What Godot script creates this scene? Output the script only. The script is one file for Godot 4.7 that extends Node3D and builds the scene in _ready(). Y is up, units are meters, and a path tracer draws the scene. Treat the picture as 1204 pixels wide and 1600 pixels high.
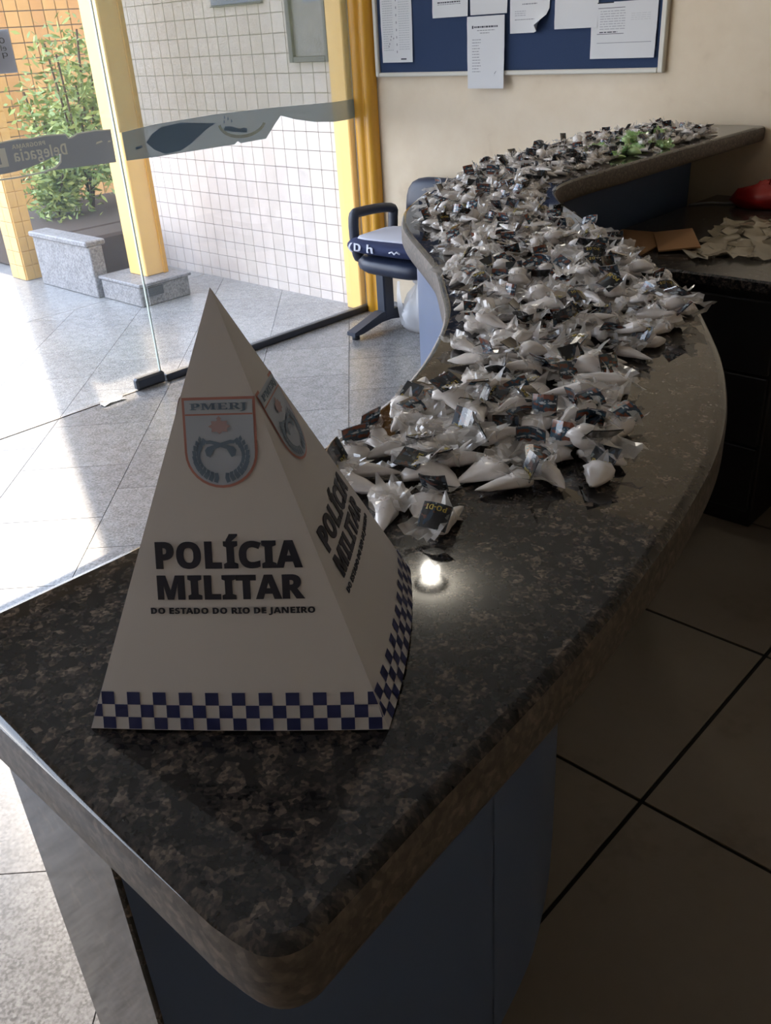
extends Node3D

var rng := RandomNumberGenerator.new()
var M := {}
var used := {}

# ------------------------------------------------------------------ naming and metas
func numbered(called: String) -> String:
	if not used.has(called):
		used[called] = 0
		return called
	used[called] += 1
	return "%s_%03d" % [called, used[called]]

func tag(o: Node, label: String, category: String, group := "", kind := ""):
	if label != "": o.set_meta("label", label)
	if category != "": o.set_meta("category", category)
	if group != "": o.set_meta("group", group)
	if kind != "": o.set_meta("kind", kind)
	return o

func thing(called: String, label: String, category: String, at := Vector3.ZERO, turn := 0.0, group := "") -> Node3D:
	var o := Node3D.new()
	o.name = numbered(called)
	add_child(o)
	o.position = at
	o.rotation.y = turn
	tag(o, label, category, group)
	return o

func struct(called: String, label: String, category := "") -> Node3D:
	var o := Node3D.new()
	o.name = numbered(called)
	add_child(o)
	tag(o, label, category, "", "structure")
	return o

func part(called: String, mesh: Mesh, m: Material, parent: Node, xf := Transform3D.IDENTITY) -> MeshInstance3D:
	var o := MeshInstance3D.new()
	o.name = called
	o.mesh = mesh
	if m: o.material_override = m
	o.transform = xf
	parent.add_child(o, true)
	return o

# ------------------------------------------------------------------ materials
func mat(c: Color, rough := 0.6, metal := 0.0, spec := 0.5) -> StandardMaterial3D:
	var m := StandardMaterial3D.new()
	m.albedo_color = c
	m.roughness = rough
	m.metallic = metal
	m.metallic_specular = spec
	return m

func noise(kind: int, freq: float, seed_: int, octaves := 3) -> FastNoiseLite:
	var n := FastNoiseLite.new()
	n.noise_type = kind
	n.frequency = freq
	n.seed = seed_
	n.fractal_octaves = octaves
	if kind == FastNoiseLite.TYPE_CELLULAR:
		n.cellular_return_type = FastNoiseLite.RETURN_CELL_VALUE
		n.fractal_type = FastNoiseLite.FRACTAL_NONE
	return n

# stops: array of [position, Color]; three noises of 0..255 are mixed by weights into one value
func mixed_texture(size: int, layers: Array, stops: Array) -> ImageTexture:
	var datas := []
	for l in layers:
		var im: Image = l[0].get_seamless_image(size, size, false, false, 0.12, true)
		im.convert(Image.FORMAT_L8)
		datas.append(im.get_data())
	var g := Gradient.new()
	var offs := PackedFloat32Array()
	var cols := PackedColorArray()
	for s in stops:
		offs.append(s[0])
		cols.append(s[1])
	g.offsets = offs
	g.colors = cols
	var lut := []
	for i in 256:
		lut.append(g.sample(i / 255.0))
	var out := PackedByteArray()
	out.resize(size * size * 3)
	var n: int = layers.size()
	for i in size * size:
		var v := 0.0
		for k in n:
			v += datas[k][i] * layers[k][1]
		var c: Color = lut[clampi(int(v), 0, 255)]
		out[i * 3] = c.r8
		out[i * 3 + 1] = c.g8
		out[i * 3 + 2] = c.b8
	return ImageTexture.create_from_image(Image.create_from_data(size, size, false, Image.FORMAT_RGB8, out))

func tri(m: StandardMaterial3D, tex: Texture2D, scale: float, world := true) -> StandardMaterial3D:
	m.albedo_texture = tex
	m.uv1_triplanar = true
	m.uv1_world_triplanar = world
	m.uv1_scale = Vector3(scale, scale, scale)
	return m

func build_materials():
	var counter_tex := mixed_texture(768, [[noise(FastNoiseLite.TYPE_CELLULAR, 0.055, 3), 0.42], [noise(FastNoiseLite.TYPE_CELLULAR, 0.16, 9), 0.33], [noise(FastNoiseLite.TYPE_SIMPLEX_SMOOTH, 0.012, 5, 4), 0.32]],
		[[0.0, Color(0.07, 0.072, 0.085)], [0.42, Color(0.13, 0.127, 0.132)], [0.56, Color(0.195, 0.182, 0.178)], [0.68, Color(0.27, 0.245, 0.23)], [0.8, Color(0.385, 0.34, 0.305)], [1.0, Color(0.53, 0.475, 0.425)]])
	M.granite = tri(mat(Color.WHITE, 0.035), counter_tex, 3.2)
	M.granite_edge = tri(mat(Color(1.0, 1.0, 1.0), 0.5), mixed_texture(512, [[noise(FastNoiseLite.TYPE_CELLULAR, 0.12, 33), 0.45], [noise(FastNoiseLite.TYPE_SIMPLEX_SMOOTH, 0.05, 35, 3), 0.55]], [[0.0, Color(0.22, 0.2, 0.185)], [0.5, Color(0.35, 0.315, 0.285)], [1.0, Color(0.56, 0.5, 0.45)]]), 3.0)
	var floor_tex := mixed_texture(768, [[noise(FastNoiseLite.TYPE_CELLULAR, 0.14, 13), 0.3], [noise(FastNoiseLite.TYPE_SIMPLEX_SMOOTH, 0.07, 15, 3), 0.5], [noise(FastNoiseLite.TYPE_SIMPLEX_SMOOTH, 0.012, 17, 3), 0.25]],
		[[0.0, Color(0.36, 0.35, 0.345)], [0.36, Color(0.5, 0.49, 0.48)], [0.55, Color(0.6, 0.59, 0.58)], [0.75, Color(0.67, 0.66, 0.645)], [1.0, Color(0.74, 0.725, 0.71)]])
	M.floor_light = tri(mat(Color.WHITE, 0.24), floor_tex, 1.7)
	M.floor_light2 = tri(mat(Color(0.95, 0.95, 0.955), 0.26), floor_tex, 1.45)
	M.pavement = tri(mat(Color(0.98, 0.98, 0.98), 0.3), floor_tex, 1.2)
	var stain := mixed_texture(512, [[noise(FastNoiseLite.TYPE_SIMPLEX_SMOOTH, 0.006, 21, 5), 0.7], [noise(FastNoiseLite.TYPE_SIMPLEX_SMOOTH, 0.05, 23, 4), 0.3]],
		[[0.0, Color(0.79, 0.7, 0.58)], [0.3, Color(0.885, 0.81, 0.695)], [0.6, Color(0.905, 0.835, 0.725)], [1.0, Color(0.93, 0.87, 0.77)]])
	M.wall = tri(mat(Color.WHITE, 0.55), stain, 0.4)
	M.ceiling = mat(Color(0.8, 0.79, 0.76), 0.8)
	M.staff_tile = tri(mat(Color(0.53, 0.525, 0.53), 0.4), stain, 0.9)
	M.staff_tile2 = tri(mat(Color(0.51, 0.5, 0.505), 0.42), stain, 0.7)
	M.grout_dark = mat(Color(0.1, 0.095, 0.09), 0.9)
	M.grout_grey = mat(Color(0.36, 0.35, 0.34), 0.9)
	M.laminate = mat(Color(0.36, 0.43, 0.56), 0.35)
	M.dark_wood = mat(Color(0.1, 0.095, 0.1), 0.5)
	M.end_stone = tri(mat(Color(1.0, 1.0, 1.0), 0.08, 0.0, 0.75), counter_tex, 2.6)
	M.yellow = mat(Color(0.98, 0.79, 0.47), 0.4)
	M.yellow_gloss = mat(Color(0.85, 0.62, 0.2), 0.22)
	M.aluminium = mat(Color(0.42, 0.4, 0.38), 0.35, 0.8)
	M.dark_metal = mat(Color(0.3, 0.31, 0.33), 0.4, 0.6)
	M.glass = mat(Color(0.9, 0.95, 0.93, 0.07), 0.02)
	M.glass.transparency = BaseMaterial3D.TRANSPARENCY_ALPHA
	M.glass_edge = mat(Color(0.86, 0.9, 0.86, 0.85), 0.2)
	M.glass_edge.transparency = BaseMaterial3D.TRANSPARENCY_ALPHA
	M.film = mat(Color(0.68, 0.69, 0.57, 0.4), 0.35)
	M.film.transparency = BaseMaterial3D.TRANSPARENCY_ALPHA
	M.decal = mat(Color(0.58, 0.65, 0.65, 0.7), 0.5)
	M.decal.transparency = BaseMaterial3D.TRANSPARENCY_ALPHA
	M.decal_grey = mat(Color(0.74, 0.76, 0.76, 0.93), 0.5)
	M.decal_grey.transparency = BaseMaterial3D.TRANSPARENCY_ALPHA
	M.decal_dark = mat(Color(0.4, 0.49, 0.55, 0.85), 0.5)
	M.decal_dark.transparency = BaseMaterial3D.TRANSPARENCY_ALPHA
	M.decal_light = mat(Color(0.97, 0.96, 0.88), 0.5)
	M.decal_light.backlight = Color(0.5, 0.5, 0.45)
	var tile_tex := mixed_texture(256, [[noise(FastNoiseLite.TYPE_SIMPLEX_SMOOTH, 0.02, 31, 4), 1.0]], [[0.0, Color(0.82, 0.765, 0.725)], [1.0, Color(0.87, 0.82, 0.78)]])
	M.tile_cream = tri(mat(Color.WHITE, 0.25), tile_tex, 1.1)
	M.tile_cream2 = tri(mat(Color(0.97, 0.97, 0.965), 0.28), tile_tex, 1.4)
	M.tile_orange = tri(mat(Color(0.92, 0.76, 0.47), 0.35), tile_tex, 1.1)
	M.tile_orange2 = tri(mat(Color(0.88, 0.7, 0.43), 0.35), tile_tex, 1.3)
	M.tile_yellow = tri(mat(Color(1.0, 0.86, 0.55), 0.35), tile_tex, 1.2)
	M.cement = mat(Color(0.44, 0.41, 0.38), 0.9)
	M.facade = tri(mat(Color(0.9, 0.85, 0.76), 0.8), stain, 0.3)
	M.planter = tri(mat(Color(0.9, 0.89, 0.9), 0.5), floor_tex, 0.9)
	M.leaf1 = mat(Color(0.47, 0.55, 0.28), 0.55)
	M.leaf1.backlight = Color(0.3, 0.36, 0.1)
	M.leaf2 = mat(Color(0.64, 0.69, 0.38), 0.55)
	M.leaf2.backlight = Color(0.36, 0.42, 0.12)
	M.stem = mat(Color(0.3, 0.22, 0.15), 0.8)
	M.soil = mat(Color(0.3, 0.24, 0.19), 0.95)
	var felt := mixed_texture(256, [[noise(FastNoiseLite.TYPE_SIMPLEX_SMOOTH, 0.2, 41, 2), 1.0]], [[0.0, Color(0.155, 0.22, 0.34)], [1.0, Color(0.2, 0.275, 0.405)]])
	M.felt = tri(mat(Color.WHITE, 0.95), felt, 5.0)
	M.white_frame = mat(Color(0.85, 0.83, 0.78), 0.4)
	M.card = mat(Color(0.82, 0.81, 0.82), 0.5)
	M.navy_print = mat(Color(0.1, 0.12, 0.2), 0.5)
	M.chequer_blue = mat(Color(0.1, 0.15, 0.37), 0.5)
	M.shield_red = mat(Color(0.72, 0.5, 0.48), 0.5)
	M.shield_blue = mat(Color(0.7, 0.745, 0.82), 0.5)
	M.shield_pale = mat(Color(0.73, 0.77, 0.83), 0.5)
	M.wreath = mat(Color(0.42, 0.5, 0.6), 0.5)
	M.crown_print = mat(Color(0.69, 0.6, 0.63), 0.5)
	M.navy_vinyl = mat(Color(0.15, 0.18, 0.26), 0.38)
	M.chair_plastic = mat(Color(0.2, 0.225, 0.28), 0.45)
	M.cloth_navy = mat(Color(0.15, 0.19, 0.34), 0.8)
	M.cloth_white = mat(Color(0.84, 0.85, 0.9), 0.8)
	M.plastic_white = mat(Color(0.93, 0.93, 0.94, 0.6), 0.3)
	M.plastic_white.transparency = BaseMaterial3D.TRANSPARENCY_ALPHA
	M.red_plastic = mat(Color(0.62, 0.08, 0.08), 0.45)
	M.cardboard = mat(Color(0.6, 0.44, 0.29), 0.85)
	M.desk_top = tri(mat(Color(1.0, 1.0, 1.0), 0.22), counter_tex, 2.2)
	M.wrap = mat(Color(0.62, 0.57, 0.48, 0.75), 0.25)
	M.wrap.transparency = BaseMaterial3D.TRANSPARENCY_ALPHA
	M.cable = mat(Color(0.6, 0.6, 0.6), 0.4)
	var pow := mixed_texture(128, [[noise(FastNoiseLite.TYPE_SIMPLEX_SMOOTH, 0.06, 51, 4), 1.0]], [[0.0, Color(0.92, 0.885, 0.86)], [1.0, Color(0.97, 0.945, 0.925)]])
	M.powder = tri(mat(Color.WHITE, 0.5), pow, 12.0, false)
	M.powder.clearcoat_enabled = true
	M.powder.clearcoat = 0.7
	M.powder.clearcoat_roughness = 0.15
	M.powder_green = mat(Color(0.7, 0.82, 0.56), 0.4)
	M.powder_green.clearcoat_enabled = true
	M.powder_green.clearcoat = 0.6
	M.bag_film = mat(Color(0.97, 0.95, 0.925, 0.4), 0.16, 0.0, 0.8)
	M.bag_film.backlight = Color(1.0, 1.0, 1.0)
	M.bag_film.transparency = BaseMaterial3D.TRANSPARENCY_ALPHA
	M.bag_green = mat(Color(0.6, 0.76, 0.46, 0.55), 0.14, 0.0, 0.9)
	M.bag_green.transparency = BaseMaterial3D.TRANSPARENCY_ALPHA
	M.label_ink = mat(Color(0.7, 0.62, 0.3), 0.5)
	M.cards = []
	for k in 6:
		var m := mat(Color.WHITE, 0.2)
		m.albedo_texture = card_print(k)
		m.clearcoat_enabled = true
		m.clearcoat = 0.6
		m.clearcoat_roughness = 0.1
		M.cards.append(m)
	M.bulb = mat(Color(1, 1, 1), 0.4)
	M.bulb.emission_enabled = true
	M.bulb.emission = Color(1.0, 0.97, 0.92)
	M.bulb.emission_energy_multiplier = 14.0
	M.white_plastic = mat(Color(0.88, 0.88, 0.86), 0.4)

# the print of a small label: dark ground with streaks of teal, rust and white; even numbers are darker
func card_print(k: int) -> ImageTexture:
	var im := Image.create(96, 96, false, Image.FORMAT_RGB8)
	var a := noise(FastNoiseLite.TYPE_SIMPLEX_SMOOTH, 0.012, 100 + k, 2)
	var b := noise(FastNoiseLite.TYPE_SIMPLEX_SMOOTH, 0.016, 200 + k, 3)
	for y in 96:
		for x in 96:
			var v := a.get_noise_2d(x * 1.6, y * 0.7)
			var w := b.get_noise_2d(x, y * 1.4)
			var c := Color(0.1, 0.115, 0.14)
			if k % 2 == 1:
				c = Color(0.15, 0.22, 0.29)
				if v > 0.08: c = Color(0.21, 0.33, 0.4)
				if w > 0.2: c = Color(0.47, 0.27, 0.2)
				if w < -0.28: c = Color(0.75, 0.77, 0.78)
			else:
				if v > 0.16: c = Color(0.17, 0.23, 0.29)
				if w > 0.34: c = Color(0.34, 0.2, 0.16)
				if w < -0.36: c = Color(0.5, 0.52, 0.52)
			if x < 3 or x > 92: c = Color(0.3, 0.32, 0.34)
			im.set_pixel(x, y, c)
	im.generate_mipmaps()
	return ImageTexture.create_from_image(im)

# ------------------------------------------------------------------ mesh helpers
func st_new(smooth := false) -> SurfaceTool:
	var st := SurfaceTool.new()
	st.begin(Mesh.PRIMITIVE_TRIANGLES)
	st.set_smooth_group(0 if smooth else 0xFFFFFFFF)
	return st

func quad(st: SurfaceTool, a: Vector3, b: Vector3, c: Vector3, d: Vector3):
	for p in [a, b, c, a, c, d]:
		st.add_vertex(p)

func done(st: SurfaceTool) -> ArrayMesh:
	st.index()
	st.generate_normals()
	return st.commit()

# a box with chamfered edges, from corner to corner
func bevel_box(a: Vector3, b: Vector3, r := 0.004) -> ArrayMesh:
	var c := (a + b) / 2.0
	var h := (b - a).abs() / 2.0
	r = min(r, min(h.x, min(h.y, h.z)) * 0.45)
	var st := st_new()
	var pts := {}
	for sx in [-1, 1]:
		for sy in [-1, 1]:
			for sz in [-1, 1]:
				pts[[sx, sy, sz, 0]] = c + Vector3(sx * h.x, sy * (h.y - r), sz * (h.z - r))
				pts[[sx, sy, sz, 1]] = c + Vector3(sx * (h.x - r), sy * h.y, sz * (h.z - r))
				pts[[sx, sy, sz, 2]] = c + Vector3(sx * (h.x - r), sy * (h.y - r), sz * h.z)
	var put := func(l: Array):
		var n: Vector3 = (l[1] - l[0]).cross(l[2] - l[0])
		var mid := Vector3.ZERO
		for p in l: mid += p
		mid /= l.size()
		if n.dot(mid - c) > 0: l.reverse()
		for i in range(1, l.size() - 1):
			st.add_vertex(l[0])
			st.add_vertex(l[i])
			st.add_vertex(l[i + 1])
	for s in [-1, 1]:
		put.call([pts[[s, -1, -1, 0]], pts[[s, 1, -1, 0]], pts[[s, 1, 1, 0]], pts[[s, -1, 1, 0]]])
		put.call([pts[[-1, s, -1, 1]], pts[[1, s, -1, 1]], pts[[1, s, 1, 1]], pts[[-1, s, 1, 1]]])
		put.call([pts[[-1, -1, s, 2]], pts[[1, -1, s, 2]], pts[[1, 1, s, 2]], pts[[-1, 1, s, 2]]])
		for t in [-1, 1]:
			put.call([pts[[s, t, -1, 0]], pts[[s, t, 1, 0]], pts[[s, t, 1, 1]], pts[[s, t, -1, 1]]])
			put.call([pts[[s, -1, t, 0]], pts[[s, 1, t, 0]], pts[[s, 1, t, 2]], pts[[s, -1, t, 2]]])
			put.call([pts[[-1, s, t, 1]], pts[[1, s, t, 1]], pts[[1, s, t, 2]], pts[[-1, s, t, 2]]])
			for q in [-1, 1]:
				put.call([pts[[s, t, q, 0]], pts[[s, t, q, 1]], pts[[s, t, q, 2]]])
	return done(st)

# rows of points joined into a skin; closed joins each row's end to its start
func skin(rows: Array, closed := false, smooth := true) -> ArrayMesh:
	var st := st_new(smooth)
	skin_into(st, rows, closed)
	return done(st)

func skin_into(st: SurfaceTool, rows: Array, closed := false):
	for i in rows.size() - 1:
		var n: int = rows[i].size()
		for j in (n if closed else n - 1):
			var k := (j + 1) % n
			var u0 := float(j) / (n - 1)
			var u1 := float(j + 1) / (n - 1)
			var v0 := float(i) / (rows.size() - 1)
			var v1 := float(i + 1) / (rows.size() - 1)
			var ps := [[rows[i][j], u0, v0], [rows[i][k], u1, v0], [rows[i + 1][k], u1, v1], [rows[i][j], u0, v0], [rows[i + 1][k], u1, v1], [rows[i + 1][j], u0, v1]]
			for p in ps:
				st.set_uv(Vector2(p[1], p[2]))
				st.add_vertex(p[0])

# a flat polygon of (x, z) points between two heights
func prism(poly: PackedVector2Array, y0: float, y1: float) -> ArrayMesh:
	var st := st_new()
	if Geometry2D.is_polygon_clockwise(poly):
		poly = poly.duplicate()
		poly.reverse()
	var idx := Geometry2D.triangulate_polygon(poly)
	for i in range(0, idx.size(), 3):
		var t := [poly[idx[i]], poly[idx[i + 1]], poly[idx[i + 2]]]
		if (t[1] - t[0]).cross(t[2] - t[0]) < 0: t.reverse()
		for p in t: st.add_vertex(Vector3(p.x, y1, p.y))
		t.reverse()
		for p in t: st.add_vertex(Vector3(p.x, y0, p.y))
	var n := poly.size()
	for i in n:
		var p := poly[i]
		var q := poly[(i + 1) % n]
		quad(st, Vector3(p.x, y0, p.y), Vector3(q.x, y0, q.y), Vector3(q.x, y1, q.y), Vector3(p.x, y1, p.y))
	return done(st)

# a flat polygon of (z, y) points, standing upright at x, as thick as t
func upright(poly: Array, x: float, t := 0.0006) -> ArrayMesh:
	var m := prism(PackedVector2Array(poly), 0, t)
	var a := m.surface_get_arrays(0)
	var v: PackedVector3Array = a[Mesh.ARRAY_VERTEX]
	var nn: PackedVector3Array = a[Mesh.ARRAY_NORMAL]
	for i in v.size():
		v[i] = Vector3(x + v[i].y, v[i].z, v[i].x)
		nn[i] = Vector3(nn[i].y, nn[i].z, nn[i].x)
	a[Mesh.ARRAY_VERTEX] = v
	a[Mesh.ARRAY_NORMAL] = nn
	var out := ArrayMesh.new()
	out.add_surface_from_arrays(Mesh.PRIMITIVE_TRIANGLES, a)
	return out

# tube along a path
func tube(path: Array, r: float, sides := 8, closed := false, flat := 1.0) -> ArrayMesh:
	var rows := []
	var n := path.size()
	for i in n:
		var p: Vector3 = path[i]
		var a: Vector3 = path[(i - 1 + n) % n] if closed or i > 0 else p
		var b: Vector3 = path[(i + 1) % n] if closed or i < n - 1 else p
		var d := (b - a).normalized()
		var s := d.cross(Vector3.UP if absf(d.y) < 0.95 else Vector3.RIGHT).normalized()
		if closed: s = Vector3.RIGHT
		var u := s.cross(d).normalized()
		var row := []
		for k in sides:
			var t := TAU * k / sides
			row.append(p + s * cos(t) * r * flat + u * sin(t) * r)
		rows.append(row)
	if closed: rows.append(rows[0])
	else:
		var c0 := []
		var c1 := []
		for k in sides:
			c0.append(path[0])
			c1.append(path[n - 1])
		rows.push_front(c0)
		rows.append(c1)
	return skin(rows, true)

# lathe: profile of (radius, y)
func lathe(profile: Array, sides := 16) -> ArrayMesh:
	var rows := []
	for p in profile:
		var row := []
		for k in sides:
			var t := TAU * k / sides
			row.append(Vector3(cos(t) * p.x, p.y, sin(t) * p.x))
		rows.append(row)
	return skin(rows, true)

# a soft cushion: superellipse in plan, rounded edge, with a little crown
func cushion(size: Vector3, round_ := 4.0, crown := 0.0) -> ArrayMesh:
	var rows := []
	var prof := [[0.0, 1.0], [0.5, 1.0], [0.8, 0.97], [0.93, 0.8], [0.99, 0.45], [1.0, 0.0], [0.98, -0.5], [0.9, -0.85], [0.6, -1.0], [0.0, -1.0]]
	for p in prof:
		var row := []
		for k in 32:
			var t := TAU * k / 32
			var c := cos(t)
			var s := sin(t)
			var q := pow(pow(absf(c), round_) + pow(absf(s), round_), -1.0 / round_)
			row.append(Vector3(c * q * p[0] * size.x / 2, p[1] * size.y / 2 + crown * (1 - p[0] * p[0]) * signf(p[1]), s * q * p[0] * size.z / 2))
		rows.append(row)
	return skin(rows, true)

func smooth_line(pts: Array, steps := 4) -> Array:
	var out := []
	var n := pts.size()
	for i in n - 1:
		var p0: Vector2 = pts[max(i - 1, 0)]
		var p1: Vector2 = pts[i]
		var p2: Vector2 = pts[i + 1]
		var p3: Vector2 = pts[min(i + 2, n - 1)]
		for k in steps:
			out.append(p1.cubic_interpolate(p2, p0, p3, float(k) / steps))
	out.append(pts[n - 1])
	return out

func offset_line(pts: Array, d: float) -> Array:
	var out := []
	var n := pts.size()
	for i in n:
		var t: Vector2 = (pts[min(i + 1, n - 1)] - pts[max(i - 1, 0)]).normalized()
		out.append(pts[i] + Vector2(-t.y, t.x) * d)
	return out

func font(face: String, weight := 400, embolden := 0.0) -> Font:
	var f := SystemFont.new()
	f.font_names = PackedStringArray([face])
	f.font_weight = weight
	if embolden == 0.0: return f
	var v := FontVariation.new()
	v.base_font = f
	v.variation_embolden = embolden
	return v

# lettering as points of a flat mesh in the box 0..1 by 0..1, laid on a surface by the callable at(u, v, out)
func letters(text: String, f: Font, at: Callable, depth := 1.0) -> ArrayMesh:
	var tm := TextMesh.new()
	tm.text = text
	tm.font = f
	tm.font_size = 48
	tm.pixel_size = 0.01
	tm.depth = 0.02
	tm.curve_step = 1.0
	var a := tm.get_mesh_arrays()
	var v: PackedVector3Array = a[Mesh.ARRAY_VERTEX]
	var idx: PackedInt32Array = a[Mesh.ARRAY_INDEX]
	var lo := Vector3(INF, INF, INF)
	var hi := -lo
	for p in v:
		lo = lo.min(p)
		hi = hi.max(p)
	var st := st_new()
	for i in idx:
		var p := v[i]
		st.add_vertex(at.call((p.x - lo.x) / (hi.x - lo.x), (p.y - lo.y) / (hi.y - lo.y), (p.z - lo.z) / (hi.z - lo.z) * depth))
	return done(st)

# ------------------------------------------------------------------ the scene
const WALL_Z := -3.77
const GLASS_X := -3.74
const TOP_Y := 1.07
var outer := []
var inner := []

func _ready():
	rng.seed = 7
	var cam := Camera3D.new()
	cam.name = "camera"
	cam.fov = 60.023
	cam.near = 0.02
	cam.far = 200.0
	cam.transform = Transform3D(Basis(Vector3(0.7302, -0.0567, -0.6809), Vector3(-0.2920, 0.8749, -0.3863), Vector3(0.6176, 0.4808, 0.6224)).orthonormalized(), Vector3(0, 1.5, 0))
	add_child(cam)
	cam.current = true
	var sky_mat := ProceduralSkyMaterial.new()
	sky_mat.sky_top_color = Color(0.74, 0.81, 0.92)
	sky_mat.sky_horizon_color = Color(0.95, 0.95, 0.95)
	sky_mat.ground_horizon_color = Color(0.75, 0.73, 0.7)
	sky_mat.ground_bottom_color = Color(0.5, 0.48, 0.45)
	sky_mat.sun_angle_max = 2.0
	var sky := Sky.new()
	sky.sky_material = sky_mat
	var env := Environment.new()
	env.background_mode = Environment.BG_SKY
	env.sky = sky
	env.background_energy_multiplier = 7.0
	env.tonemap_mode = Environment.TONE_MAPPER_LINEAR
	env.tonemap_exposure = 1.22
	env.sdfgi_enabled = true
	env.ssao_enabled = true
	env.ssil_enabled = true
	var we := WorldEnvironment.new()
	we.name = "environment"
	we.environment = env
	add_child(we)
	var sun := DirectionalLight3D.new()
	sun.name = "sun"
	sun.light_color = Color(1.0, 0.93, 0.84)
	sun.light_energy = 1.15
	sun.light_angular_distance = 0.6
	sun.shadow_enabled = true
	add_child(sun)
	var travel := Vector3(0.92, -0.78, 0.39)
	sun.look_at_from_position(Vector3.ZERO, travel, Vector3.UP)

	build_materials()
	counter_lines()
	room()
	glass_front()
	outside()
	counter()
	desk()
	board()
	beam_chair()
	pyramid()
	packets()
	lamp()

func counter_lines():
	var o := [[-.709, -.148], [-.709, -.224], [-.706, -.366], [-.713, -.5], [-.726, -.63], [-.743, -.712], [-.772, -.81], [-.818, -.914], [-.862, -.994], [-.908, -1.068], [-.969, -1.15], [-1.04, -1.226], [-1.158, -1.348], [-1.27, -1.442], [-1.392, -1.539], [-1.49, -1.623], [-1.565, -1.70], [-1.645, -1.80], [-1.72, -1.93], [-1.79, -2.065], [-1.86, -2.25], [-1.926, -2.458], [-1.972, -2.64], [-2.0, -2.9], [-2.01, -3.3], [-2.01, -3.767]]
	var i_ := [[-1.503, -3.767], [-1.503, -3.24], [-1.50, -2.78], [-1.497, -2.5], [-1.488, -2.35], [-1.462, -2.25], [-1.41, -2.165], [-1.32, -2.06], [-1.205, -1.952], [-1.103, -1.858], [-1.003, -1.77], [-.864, -1.645], [-.766, -1.555], [-.709, -1.495], [-.632, -1.40], [-.537, -1.259], [-.477, -1.162], [-.431, -1.074], [-.395, -.995], [-.367, -.922], [-.346, -.854], [-.329, -.785], [-.312, -.706], [-.297, -.618], [-.286, -.54], [-.275, -.425], [-.267, -.3], [-.259, -.205], [-.259, -.175], [-.275, -.157], [-.31, -.151]]
	var po := []
	var pi_ := []
	for p in o: po.append(Vector2(p[0], p[1]))
	for p in i_: pi_.append(Vector2(p[0], p[1]))
	outer = smooth_line(po, 4)
	inner = smooth_line(pi_, 4)

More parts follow.
